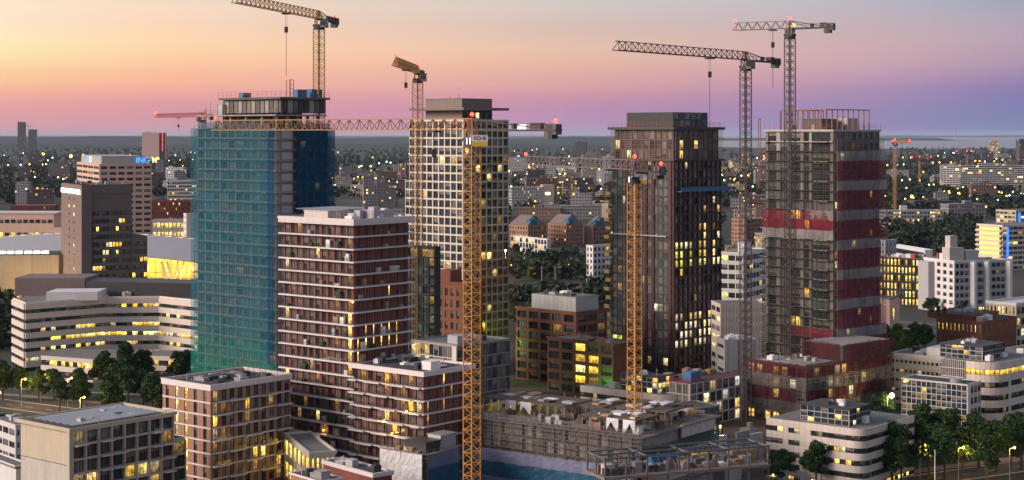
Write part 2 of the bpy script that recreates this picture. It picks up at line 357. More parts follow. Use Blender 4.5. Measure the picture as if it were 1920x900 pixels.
# ---------------------------------------------------------------- mesh helpers
class MB:
    def __init__(s): s.v = []; s.f = []; s.m = []
    def box(s, x0, x1, y0, y1, z0, z1, m=0):
        n = len(s.v)
        s.v += [(x0,y0,z0),(x1,y0,z0),(x1,y1,z0),(x0,y1,z0),(x0,y0,z1),(x1,y0,z1),(x1,y1,z1),(x0,y1,z1)]
        s.f += [(n,n+3,n+2,n+1),(n+4,n+5,n+6,n+7),(n,n+1,n+5,n+4),(n+1,n+2,n+6,n+5),(n+2,n+3,n+7,n+6),(n+3,n,n+4,n+7)]
        s.m += [m] * 6; return s
    def bar(s, a, b, w, m=0):
        a = Vector(a); b = Vector(b); d = (b - a)
        if d.length < 1e-6: return s
        d.normalize()
        up = Vector((0, 0, 1)) if abs(d.z) < 0.95 else Vector((1, 0, 0))
        p = d.cross(up).normalized() * (w / 2); q = d.cross(p).normalized() * (w / 2)
        n = len(s.v)
        for e in (a, b):
            for i, j in ((1, 1), (1, -1), (-1, -1), (-1, 1)): s.v.append(tuple(e + p * i + q * j))
        s.f += [(n, n+1, n+2, n+3), (n+7, n+6, n+5, n+4)] + [(n+i, n+4+i, n+4+(i+1) % 4, n+(i+1) % 4) for i in range(4)]
        s.m += [m] * 6; return s
    def quad(s, a, b, c, d, m=0):
        n = len(s.v); s.v += [tuple(a), tuple(b), tuple(c), tuple(d)]; s.f.append((n, n+1, n+2, n+3)); s.m.append(m); return s
    def prism(s, poly, z0, z1, m=0):
        n = len(s.v); k = len(poly)
        s.v += [(x, y, z0) for x, y in poly] + [(x, y, z1) for x, y in poly]
        s.f.append(tuple(range(n + k - 1, n - 1, -1))); s.f.append(tuple(range(n + k, n + 2 * k))); s.m += [m, m]
        for i in range(k):
            j = (i + 1) % k; s.f.append((n+i, n+j, n+k+j, n+k+i)); s.m.append(m)
        return s
    def cyl(s, x, y, z0, z1, r, n=8, m=0, r1=None):
        r1 = r if r1 is None else r1; b = len(s.v)
        s.v += [(x + r * math.cos(6.2832 * i / n), y + r * math.sin(6.2832 * i / n), z0) for i in range(n)]
        s.v += [(x + r1 * math.cos(6.2832 * i / n), y + r1 * math.sin(6.2832 * i / n), z1) for i in range(n)]
        s.f.append(tuple(range(b + n - 1, b - 1, -1))); s.f.append(tuple(range(b + n, b + 2 * n))); s.m += [m, m]
        for i in range(n):
            j = (i + 1) % n; s.f.append((b+i, b+j, b+n+j, b+n+i)); s.m.append(m)
        return s
    def ball(s, c, r, m=0, n=8):
        b = len(s.v); rows = n // 2
        for i in range(rows + 1):
            th = math.pi * i / rows
            for j in range(n):
                ph = 2 * math.pi * j / n
                s.v.append((c[0] + r * math.sin(th) * math.cos(ph), c[1] + r * math.sin(th) * math.sin(ph), c[2] + r * math.cos(th)))
        for i in range(rows):
            for j in range(n):
                k = (j + 1) % n
                s.f.append((b+i*n+j, b+(i+1)*n+j, b+(i+1)*n+k, b+i*n+k)); s.m.append(m)
        return s
    def mesh(s, name, mats):
        me = bpy.data.meshes.new(name); me.from_pydata(s.v, [], s.f)
        if isinstance(mats, str): mats = [mats]
        for x in mats: me.materials.append(M[x])
        if len(mats) > 1: me.polygons.foreach_set('material_index', s.m)
        me.update(); return me

def link(name, data, parent=None, loc=(0, 0, 0), rz=0.0, rot=None):
    o = bpy.data.objects.new(name, data); COL.objects.link(o)
    o.location = loc; o.rotation_euler = rot or (0, 0, rz)
    if parent: o.parent = parent
    return o
def tag(o, label=None, cat=None, group=None, kind=None):
    if label: o['label'] = label
    if cat: o['category'] = cat
    if group: o['group'] = group
    if kind: o['kind'] = kind
    return o
def thing(name, label, cat, loc=(0, 0, 0), rz=0.0, group=None):
    return tag(link(name, None, None, loc, rz), label, cat, group)
def part(name, mb, mats, parent, loc=(0, 0, 0), rz=0.0, kind=None):
    o = link(name, mb.mesh(name, mats), parent, loc, rz)
    if kind: o['kind'] = kind
    return o
def P(px): return (px - 960.0) / F
def XY(px, d): return (P(px) * d, d)
def ZY(py, d): return H - (py - HY) / F * d
def GD(py): return H * F / (py - HY)      # distance of ground seen at a photo row
ORD = 'first second third fourth fifth sixth seventh eighth ninth tenth eleventh twelfth thirteenth fourteenth fifteenth sixteenth seventeenth eighteenth nineteenth twentieth'.split()

def text_mesh(body, size, extrude, m, space=1.0):
    cu = bpy.data.curves.new('lettering', 'FONT'); cu.body = body; cu.size = size; cu.extrude = extrude; cu.space_character = space
    o = bpy.data.objects.new('lettering', cu); COL.objects.link(o)
    me = bpy.data.meshes.new_from_object(o.evaluated_get(bpy.context.evaluated_depsgraph_get()))
    bpy.data.objects.remove(o); bpy.data.curves.remove(cu); me.materials.clear(); me.materials.append(M[m]); me.name = 'lettering'; return me
def point(name, loc, col, watts, rad=0.4, parent=None):
    l = bpy.data.lights.new(name, 'POINT'); l.color = col; l.energy = watts; l.shadow_soft_size = rad
    o = bpy.data.objects.new(name, l); COL.objects.link(o); o.location = loc
    if parent: o.parent = parent
    return o

# ---------------------------------------------------------------- building kit
WIN = {}
def win(w, h, kind, fr='frame_dark', mul=0, tran=0):
    k = (round(w, 3), round(h, 3), kind, fr, mul, tran)
    if k not in WIN:
        b = MB(); t = 0.07
        b.box(0, w, -0.09, 0.02, 0, t).box(0, w, -0.09, 0.02, h - t, h).box(0, t, -0.08, 0.02, t, h - t).box(w - t, w, -0.08, 0.02, t, h - t)
        for i in range(mul):
            x = w * (i + 1) / (mul + 1); b.box(x - t / 2, x + t / 2, -0.07, 0.02, t, h - t)
        if tran: b.box(t, w - t, -0.06, 0.02, h * tran - 0.04, h * tran + 0.04)
        b.quad((0.01, 0, 0.01), (w - 0.01, 0, 0.01), (w - 0.01, 0, h - 0.01), (0.01, 0, h - 0.01), 1)
        WIN[k] = b.mesh('window', [fr, kind])
    return WIN[k]

class Block:
    """a box of a building in its local frame: x runs along the right-hand face, y along the left-hand face"""
    def __init__(s, root, x0, x1, y0, y1): s.root, s.x0, s.x1, s.y0, s.y1 = root, x0, x1, y0, y1
    def W(s, side): return (s.x1 - s.x0) if side == 'R' else (s.y1 - s.y0)
    def put(s, side, name, data, u, z, off=0.0, parent=None):
        if side == 'R': loc, rz = (s.x0 + u, s.y0 + off, z), 0.0
        else: loc, rz = (s.x0 + off, s.y1 - u, z), R(-90)
        return link(name, data, parent or s.root, loc, rz)
    def core(s, z0, z1, m, name='core', inset=0.0):
        return part(name, MB().box(s.x0 + inset, s.x1 - inset, s.y0 + inset, s.y1 - inset, z0, z1), m, s.root)
    def roof(s, z, m='roof_felt', name='roof', inset=0.05):
        return part(name, MB().box(s.x0 + inset, s.x1 - inset, s.y0 + inset, s.y1 - inset, z, z + 0.12), m, s.root)
    def parapet(s, z0, z1, m, out=0.3, t=0.35, name='parapet'):
        a, b, c, d = s.x0 - out, s.x1 + out, s.y0 - out, s.y1 + out
        q = MB().box(a, b, c, c + t, z0, z1).box(a, b, d - t, d, z0, z1).box(a, a + t, c + t, d - t, z0, z1).box(b - t, b, c + t, d - t, z0, z1)
        return part(name, q, m, s.root)
    def slab(s, z0, z1, m, out, name='slab'):
        return part(name, MB().box(s.x0 - out, s.x1 + out, s.y0 - out, s.y1 + out, z0, z1), m, s.root)
    def grid(s, side, z0, fh, nf, nb, wall, pick, pier=0.5, sp=0.9, depth=0.3, u0=0.0, u1=None, fr='frame_dark', mul=0, tran=0,
             wname='wall', pname='window', spo=None, lean=True):
        u1 = s.W(side) if u1 is None else u1; bw = (u1 - u0) / nb; q = MB()
        for i in range(nb + 1):
            c = u0 + i * bw; a, b = c - pier / 2, c + pier / 2
            if i == 0: a = u0 - (depth - 0.004 if side == 'R' and u0 == 0 else 0)
            if i == nb: b = u1
            q.box(a, b, -depth, 0.0, z0, z0 + nf * fh)
        dd = depth - 0.012 if spo is None else spo
        for j in range(nf + 1):
            z = z0 + j * fh; a, b = z - (sp / 2 if j else 0), z + (sp / 2 if j < nf else 0)
            q.box(u0 + 0.01, u1 - 0.01, -dd, 0.0, a, b)
        wo_ = s.put(side, wname, q.mesh(wname, wall), 0, 0)
        w, h = bw - pier - 0.01, fh - sp - 0.01
        for j in range(nf):
            for i in range(nb):
                k = pick(i, j)
                if k is None: continue
                s.put(side, pname, win(w, h, k, fr, mul, tran), u0 + i * bw + pier / 2 + 0.005 + (0.0 if i else 0.0), z0 + j * fh + sp / 2 + 0.005, -0.06)
        return wo_

class Bld:
    def __init__(s, name, label, cat, px, d, aR, lpx, rpx, group=None, z=0.0):
        s.d, s.px, s.a = d, px, R(aR); X0, Y0 = XY(px, d)
        c, sn = math.cos(s.a), math.sin(s.a)
        p = P(rpx); s.WR = (p * Y0 - X0) / (c - p * sn)
        p = P(lpx); s.WL = (p * Y0 - X0) / (-sn - p * c)
        if not 0.5 < s.WL < 90: s.WL = 14.0
        if not 0.5 < s.WR < 140: s.WR = 14.0
        s.root = thing(name, label, cat, (X0, Y0, z), s.a, group)
        s.main = Block(s.root, 0, s.WR, 0, s.WL)
    def z(s, py): return ZY(py, s.d)
    def ul(s, px):      # distance from the front corner along the left-hand face of a photo column
        X0, Y0 = XY(s.px, s.d); p = P(px); return (p * Y0 - X0) / (-math.sin(s.a) - p * math.cos(s.a))
    def ur(s, px):
        X0, Y0 = XY(s.px, s.d); p = P(px); return (p * Y0 - X0) / (math.cos(s.a) - p * math.sin(s.a))

def picker(dark=('glass_dark',), litk=('lit_yellow',), pl=0.1, pc=0.2, cur='glass_curtain', seed=0, special=None):
    r = random.Random(seed)
    def f(i, j):
        x = r.random(); y = r.random()
        if special:
            k = special(i, j)
            if k is not None: return k
        if x < pl: return litk[int(y * len(litk))]
        if x < pl + pc: return cur
        return dark[int(y * len(dark))]
    return f

SP = {}
def solar_rows(root, x0, x1, y0, y1, z, pw=2.0, pl=1.1, tilt=0.22, m='solar_blue', name='solar_panel', gap=0.5):
    k = (pw, pl, tilt, m)
    if k not in SP:
        SP[k] = MB().prism([(0, 0), (pw, 0), (pw, pl), (0, pl)], 0.0, 0.05).mesh('solar_panel', m)
    x = x0
    while x + pw <= x1:
        y = y0
        while y + pl <= y1:
            link(name, SP[k], root, (x, y, z + 0.25), rot=(tilt, 0, 0)); y += pl + gap
        x += pw + 0.08
def clutter(root, x0, x1, y0, y1, z, n, seed, mats=('galvanised', 'white_paint', 'grey_panel', 'dark_metal'), smax=3.0, hmax=1.8):
    r = random.Random(seed)
    for i in range(n):
        w, l, h = r.uniform(0.8, smax), r.uniform(0.8, smax), r.uniform(0.5, hmax)
        x, y = r.uniform(x0, max(x0 + .1, x1 - w)), r.uniform(y0, max(y0 + .1, y1 - l))
        q = MB().box(x, x + w, y, y + l, z, z + h)
        kind = r.random()
        if kind < 0.4:
            q.cyl(x + w / 2, y + l / 2, z + h, z + h + 0.25, min(w, l) * 0.35, 10)
        elif kind < 0.7:
            for t in range(4): q.box(x + w * (0.15 + t * 0.2), x + w * (0.22 + t * 0.2), y - 0.06, y + l + 0.06, z + 0.15, z + h - 0.1)
        else:
            q.box(x - 0.1, x + w + 0.1, y - 0.1, y + l + 0.1, z + h, z + h + 0.12)
        part('rooftop_unit', q, r.choice(mats), root)
    if n:
        q = MB()
        for i in range(max(2, n // 2)):
            x, y = r.uniform(x0, x1), r.uniform(y0, y1); q.cyl(x, y, z, z + r.uniform(0.8, 2.2), 0.12, 6)
        part('vent_pipes', q, 'galvanised', root)
def railing(root, pts, z, h=1.1, m='scaffold_steel', step=2.0, name='guard_rail'):
    q = MB()
    for (ax, ay), (bx, by) in zip(pts[:-1], pts[1:]):
        L = math.hypot(bx - ax, by - ay); n = max(1, int(L / step))
        for i in range(n + 1):
            t = i / n; q.bar((ax + (bx - ax) * t, ay + (by - ay) * t, z), (ax + (bx - ax) * t, ay + (by - ay) * t, z + h), 0.06)
        for zz_ in (0.55, 1.0): q.bar((ax, ay, z + h * zz_), (bx, by, z + h * zz_), 0.05)
    return part(name, q, m, root)
def scaffold(block, side, z0, z1, m='scaffold_steel', off=-1.3, bay=2.4, lift=2.0, u0=0.0, u1=None, name='scaffold', boards='timber', bstep=2, w=0.11):
    """tube scaffold: standards, ledgers, braces and plank decks"""
    u1 = block.W(side) if u1 is None else u1; q = MB(); nb = max(1, round((u1 - u0) / bay)); nl = max(1, round((z1 - z0) / lift))
    for i in range(nb + 1):
        u = u0 + (u1 - u0) * i / nb
        q.bar((u, off, z0), (u, off, z1 + 0.8), w); q.bar((u, off + 0.9, z0), (u, off + 0.9, z1), w * 0.8)
    for j in range(nl + 1):
        z = z0 + (z1 - z0) * j / nl
        q.bar((u0, off, z), (u1, off, z), w * 0.9); q.bar((u0, off, z + 0.9), (u1, off, z + 0.9), w * 0.7)
        if j < nl:
            for i in range(0, nb, 4):
                ua, ub = u0 + (u1 - u0) * i / nb, u0 + (u1 - u0) * min(nb, i + 1) / nb
                q.bar((ua, off, z), (ub, off, z0 + (z1 - z0) * (j + 1) / nl), w * 0.7)
    o = block.put(side, name, q.mesh(name, m), 0, 0)
    if boards:
        for j in range(0, nl + 1, bstep):
            z = z0 + (z1 - z0) * j / nl
            block.put(side, 'deck_board', MB().box(u0, u1, off + 0.1, off + 0.85, -0.06, 0.0).mesh('deck_board', boards), 0, z, parent=None)
    return o
def netting(block, side, u0, u1, nu, z0, z1, nz, m, off=-1.5, name='net_panel', seed=1, lap=0.0):
    """cloth panels tied to the scaffold, each slack in the middle"""
    r = random.Random(seed); du, dz = (u1 - u0) / nu, (z1 - z0) / nz; cache = []
    for v in range(5):
        b = MB(); n = 4; g = []
        for i in range(n + 1):
            for j in range(n + 1):
                s_ = math.sin(math.pi * i / n) * math.sin(math.pi * j / n)
                g.append((i * du / n, -s_ * r.uniform(0.05, 0.28) + r.uniform(-0.04, 0.04), j * dz / n + (r.uniform(-.22, .22) if j in (0, n) else 0)))
        b.v = g
        for i in range(n):
            for j in range(n):
                b.f.append((i*(n+1)+j, (i+1)*(n+1)+j, (i+1)*(n+1)+j+1, i*(n+1)+j+1)); b.m.append(0)
        cache.append(b)
    mk = {}
    for i in range(nu):
        for j in range(nz):
            mm = m(i, j) if callable(m) else m
            if mm is None: continue
            v = r.randrange(5)
            if (v, mm) not in mk: mk[(v, mm)] = cache[v].mesh(name, mm)
            block.put(side, name, mk[(v, mm)], u0 + i * du, z0 + j * dz, off + r.uniform(-0.03, 0.03))
# ---------------------------------------------------------------- the setting
def ground_mat():
    m = bpy.data.materials.new('city_ground'); m.use_nodes = True; t = m.node_tree
    b = t.nodes['Principled BSDF']; b.inputs['Roughness'].default_value = 0.95
    ge = N(t, 'ShaderNodeNewGeometry')
    n = N(t, 'ShaderNodeTexNoise'); n.inputs['Scale'].default_value = 0.012; n.inputs['Detail'].default_value = 8; n.inputs['Roughness'].default_value = 0.7
    t.links.new(ge.outputs['Position'], n.inputs['Vector'])
    r = N(t, 'ShaderNodeValToRGB'); e = r.color_ramp.elements
    e[0].position = 0.38; e[0].color = (0.012, 0.022, 0.012, 1); e[1].position = 0.62; e[1].color = (0.05, 0.048, 0.046, 1)
    x = e.new(0.5); x.color = (0.024, 0.032, 0.02, 1)
    t.links.new(n.outputs[0], r.inputs[0]); t.links.new(r.outputs[0], b.inputs['Base Color']); M['city_ground'] = m
ground_mat()
def water_mat():
    m = bpy.data.materials.new('lake_water'); m.use_nodes = True; t = m.node_tree
    b = t.nodes['Principled BSDF']; b.inputs['Roughness'].default_value = 0.22; b.inputs['Base Color'].default_value = (0.03, 0.06, 0.08, 1)
    b.inputs['Specular IOR Level'].default_value = 0.6
    ge = N(t, 'ShaderNodeNewGeometry'); n = N(t, 'ShaderNodeTexNoise'); n.inputs['Scale'].default_value = 0.05
    t.links.new(ge.outputs['Position'], n.inputs['Vector'])
    bp = N(t, 'ShaderNodeBump'); bp.inputs['Strength'].default_value = 0.5; bp.inputs['Distance'].default_value = 1.0
    t.links.new(n.outputs[0], bp.inputs['Height']); t.links.new(bp.outputs[0], b.inputs['Normal']); M['lake_water'] = m
water_mat()
def sheet(name, pts, z, m, kind='structure'):
    b = MB(); b.v = [(x, y, z) for x, y in pts]; b.f = [tuple(range(len(pts)))]; b.m = [0]
    return tag(link(name, b.mesh(name, m)), kind=kind)
sheet('ground', [(-45000, -500), (45000, -500), (45000, 60000), (-45000, 60000)], 0.0, 'city_ground')
wp = [(XY(1345, 9800)), (XY(1480, 9000)), (XY(1700, 8700)), (XY(1960, 9100)), (14000, 9300), (40000, 14000), (40000, 58000), (XY(1230, 58000))]
sheet('water', wp, 2.0, 'lake_water')
def strip(name, a, b, w, z, m):
    a, b = Vector(a), Vector(b); d = (b - a).normalized(); n = Vector((-d.y, d.x)) * (w / 2)
    return sheet(name, [tuple(a - n), tuple(b - n), tuple(b + n), tuple(a + n)], z, m)
def G(px, py): d = GD(py); return XY(px, d)
def road(a, b, w, kerb=True):
    strip('road', a, b, w, 0.02, 'asphalt')
    a, b = Vector(a), Vector(b); d = (b - a); L = d.length; ang = math.atan2(d.y, d.x)
    q = MB()
    for s_ in (-1, 1): q.box(0, L, s_ * w / 2 - 0.15, s_ * w / 2 + 0.15, 0.0, 0.14)
    if kerb: tag(part('kerb', q, 'kerb_stone', None, (a.x, a.y, 0), ang), kind='structure')
    q = MB(); x = 0
    while x < L: q.box(x, x + 3, -0.08, 0.08, 0.022, 0.028); x += 9
    tag(part('road_marking', q, 'white_paint', None, (a.x, a.y, 0), ang), kind='structure')
road(G(-60, 748), G(330, 800), 11)
strip('path', G(-60, 733), G(330, 768), 3.5, 0.012, 'paving')
strip('path', G(-60, 724), G(300, 742), 2.2, 0.012, 'paving')
road(G(1700, 905), G(2000, 862), 10)
strip('pavement', G(1640, 893), G(1990, 848), 4, 0.012, 'paving')
road(G(930, 505), G(1160, 520), 9, False)
for k, (y0, y1) in enumerate(((534, 540), (546, 551), (556, 562))):     # the railway behind the brown office
    strip('railway_track', G(900, y0), G(1180, y1), 3.2, 0.03, 'roof_gravel')
strip('railway_track', G(1650, 600), G(1790, 612), 3.2, 0.03, 'roof_gravel')
strip('railway_track', G(1650, 612), G(1790, 624), 3.2, 0.03, 'roof_gravel')
tag(sheet('building_site_ground', [XY(1000, 330), XY(1450, 330), XY(1500, 560), XY(900, 560)], 0.008, 'brown_deck'), kind='structure')
tag(sheet('station_forecourt', [XY(-60, 760), XY(420, 700), XY(420, 960), XY(-60, 960)], 0.01, 'paving'), kind='structure')

# ---------------------------------------------------------------- brick tower with white balcony bands
def brick_tower():
    B = Bld('brick_tower', 'tall red brick apartment tower with white balcony bands in front of the blue netted tower', 'tower', 663, 404, 50, 534, 764)
    b = B.main; fh = 3.09; nf = 20; zt = nf * fh
    b.core(0, zt + 0.6, 'red_brick')
    corner_lit = {13: 'lit_dim', 12: 'lit_yellow', 11: 'lit_yellow', 10: 'lit_yellow', 9: 'lit_yellow', 8: 'lit_yellow', 15: 'lit_dim', 18: 'lit_dim'}
    def spl(i, j):
        if i == 10 and j in corner_lit: return corner_lit[j]
        if i == 5: return {4: 'lit_yellow', 17: 'lit_yellow', 2: 'lit_warm', 7: 'lit_dim'}.get(j, 'glass_dark')
        if i == 0 and j in (7, 12, 16): return 'lit_warm'
        return None
    b.grid('L', 0, fh, nf, 11, 'red_brick', picker(('glass_dark', 'glass_green', 'glass_dark'), ('lit_dim',), 0.05, 0.34, seed=3, special=spl), pier=0.85, sp=0.5, depth=0.3, mul=1)
    def spr(i, j):
        if i == 0: return 'lit_yellow' if j in (9, 10, 8) else 'glass_blue'
        if i == 6: return 'glass_blue'
        if j in (10, 11): return 'lit_yellow'
        return None
    b.grid('R', 0, fh, nf, 7, 'red_brick', picker(('glass_dark', 'glass_pale', 'glass_pale'), ('lit_yellow',), 0.03, 0.4, seed=4, special=spr), pier=2.1, sp=0.5, depth=0.3)
    W, L = B.WR, B.WL
    q = MB().box(-1.35, W + 1.35, -1.35, -0.32, 0, 0.36).box(-1.35, -0.32, -0.32, L + 1.0, 0, 0.36).box(W + 0.02, W + 1.35, -0.32, L, 0, 0.36)
    sl = q.mesh('balcony_slab', 'white_band')
    g = MB().quad((-1.3, -1.3, 0.36), (W + 1.3, -1.3, 0.36), (W + 1.3, -1.3, 1.36), (-1.3, -1.3, 1.36)).quad((-1.3, L + 0.9, 0.36), (-1.3, -1.3, 0.36), (-1.3, -1.3, 1.36), (-1.3, L + 0.9, 1.36)).mesh('railing', 'railing_glass')
    for j in range(1, nf):
        s_ = link('balcony_slab', sl, B.root, (0, 0, j * fh - 0.18)); link('railing', g, s_)
    q = MB().box(-1.35, W + 1.35, -1.35, L + 1.0, zt - 0.3, zt + 0.62)
    part('roof_slab', q, 'white_band', B.root)
    rr = random.Random(8)
    for j in range(1, nf):
        for k in range(4):
            w = rr.uniform(.5, 1.8); h = rr.uniform(.5, 1.9); m_ = rr.choice(('dark_metal', 'timber', 'white_paint', 'grey_panel', 'leaf', 'beige_panel'))
            if rr.random() < .55: part('balcony_item', MB().box(-1.1, -.5, 0, w, .0, h), m_, B.root, (0, rr.uniform(0, L - 2), j * fh + .19))
            else: part('balcony_item', MB().box(0, w, -1.1, -.5, .0, h), m_, B.root, (rr.uniform(0, W - 2), 0, j * fh + .19))
    b.parapet(zt + 0.62, zt + 1.3, 'white_band', 1.32, 0.3)
    b.roof(zt + 0.64, 'roof_felt')
    z = zt + 0.78
    part('plant_room', MB().box(2, 9, L * 0.45, L * 0.8, z, z + 1.9).box(1.9, 9.1, L * 0.44, L * 0.81, z + 1.9, z + 2.05), 'beige_panel', B.root)
    part('plant_room', MB().box(10, 17, 3, 10, z, z + 2.0).box(11, 13, 4, 6, z + 2.0, z + 2.9), 'grey_panel', B.root)
    solar_rows(B.root, 2, W - 2, L * 0.5, L - 1, z + 1.9, m='galvanised')
    clutter(B.root, 1, W - 1, 1, L * 0.5, z, 14, 5, hmax=2.4)
brick_tower()

def brick_annex():
    B = Bld('brick_annex', 'lower red brick block with stepped white balconies against the foot of the brick tower', 'building', 794, 388, 50, 661, 882)
    b = B.main; fh = 3.02; nf = 9; zt = nf * fh; W, L = B.WR, B.WL
    b.core(0, zt + 0.4, 'red_brick')
    def spl(i, j): return {(7, 6): 'lit_yellow', (4, 5): 'lit_yellow', (5, 4): 'lit_yellow', (4, 7): 'lit_dim', (5, 5): 'lit_dim', (8, 6): 'lit_warm', (1, 8): 'lit_dim', (4, 8): 'lit_yellow'}.get((i, j))
    b.grid('L', 0, fh, nf, 9, 'red_brick', picker(('glass_dark', 'glass_dark', 'glass_green'), ('lit_dim',), 0.04, 0.25, seed=11, special=spl), pier=0.95, sp=0.5, depth=0.3, mul=1)
    def spr(i, j): return {(2, 8): 'lit_yellow', (2, 7): 'lit_dim', (2, 6): 'lit_dim', (0, 6): 'lit_dim'}.get((i, j))
    b.grid('R', 0, fh, nf, 6, 'red_brick', picker(('glass_dark', 'glass_green'), ('lit_dim',), 0.03, 0.35, seed=12, special=spr), pier=1.9, sp=0.5, depth=0.3)
    for j in range(1, nf):
        q = MB()
        for i in range(9):
            u0, u1 = L * i / 9, L * (i + 1) / 9; o = 1.7 if (i + j) % 3 != 0 else 1.0
            q.box(-o, -0.32, L - u1 + 0.004, L - u0 - 0.004, 0, 0.32)
        q.box(-1.0, W + 0.6, -0.9, -0.32, 0, 0.32)
        s_ = part('balcony_slab', q, 'white_band', B.root, (0, 0, j * fh - 0.16))
        g = MB().quad((-1.0, L, 0.32), (-1.0, 0, 0.32), (-1.0, 0, 1.3), (-1.0, L, 1.3))
        part('railing', g, 'railing_glass', s_)
    part('roof_slab', MB().box(-1.0, W + 0.8, -1.0, L + 0.2, zt - 0.2, zt + 0.42), 'white_band', B.root)
    b.parapet(zt + 0.42, zt + 1.0, 'white_band', 0.98, 0.3); b.roof(zt + 0.45)
    solar_rows(B.root, W * 0.35, W * 0.8, 3, L * 0.55, zt + 0.5, m='galvanised')
    clutter(B.root, 3, W - 2, 2, L - 2, zt + 0.55, 8, 21, hmax=1.6)
    part('plant_room', MB().box(W * 0.25, W * 0.45, 1.5, 4.5, zt + 0.5, zt + 2.6), 'white_paint', B.root)
brick_annex()

def brown_block():
    B = Bld('brown_brick_block', 'brown brick apartment block with pale balcony edges in front of the blue netted tower', 'building', 395, 387, 50, 307, 543)
    b = B.main; fh = 2.98; nf = 8; zt = nf * fh; W, L = B.WR, B.WL
    b.core(0, zt + 0.3, 'brown_brick')
    def spl(i, j):
        if i == 2: return 'lit_yellow' if j not in (0,) else None
        if i == 1: return 'lit_warm' if j > 2 else None
        return None
    b.grid('L', 0, fh, nf, 5, 'brown_brick', picker(('glass_dark',), ('lit_yellow',), 0.02, 0.12, seed=31, special=spl), pier=2.3, sp=0.5, depth=0.3, mul=0, tran=0.35)
    def spr(i, j): return {(5, 2): 'lit_yellow', (6, 2): 'lit_yellow', (9, 2): 'lit_yellow', (4, 6): 'lit_yellow', (0, 4): 'lit_dim', (0, 5): 'lit_yellow', (0, 6): 'lit_dim', (0, 3): 'lit_dim', (0, 7): 'lit_dim', (8, 1): 'lit_yellow', (7, 6): 'lit_dim', (5, 1): 'lit_dim'}.get((i, j))
    b.grid('R', 0, fh, nf, 10, 'brown_brick', picker(('glass_dark', 'glass_dark', 'glass_green'), ('lit_dim',), 0.03, 0.25, seed=32, special=spr), pier=1.0, sp=0.45, depth=0.3, mul=1)
    for j in range(1, nf):
        q = MB().box(-0.42, -0.30, -0.4, L, 0, 0.36)
        for i in range(10):
            o = 1.5 if (i // 2 + j) % 2 == 0 else 0.55
            q.box(W * i / 10 + 0.004, W * (i + 1) / 10 - 0.004, -o, -0.305, 0.02, 0.30)
        s_ = part('balcony_slab', q, 'white_band', B.root, (0, 0, j * fh - 0.18))
        for i in range(0, 10, 2):
            if (i // 2 + j) % 2 == 0: part('railing', MB().quad((W * i / 10, -1.45, 0.3), (W * (i + 2) / 10, -1.45, 0.3), (W * (i + 2) / 10, -1.45, 1.3), (W * i / 10, -1.45, 1.3)), 'railing_glass', s_)
    b.parapet(zt - 0.1, zt + 1.25, 'white_band', 0.45, 0.4); b.roof(zt + 0.35)
    clutter(B.root, 2, W - 2, 2, L - 2, zt + 0.5, 16, 33, ('dark_metal', 'galvanised', 'roof_felt'), 4.0, 1.0)
    part('skylight', MB().box(W * .45, W * .75, L * .55, L * .8, zt + 0.5, zt + 1.4), 'galvanised', B.root)
    railing(B.root, [(1, 1), (W - 1, 1), (W - 1, L - 1), (1, L - 1), (1, 1)], zt + 0.5)
brown_block()

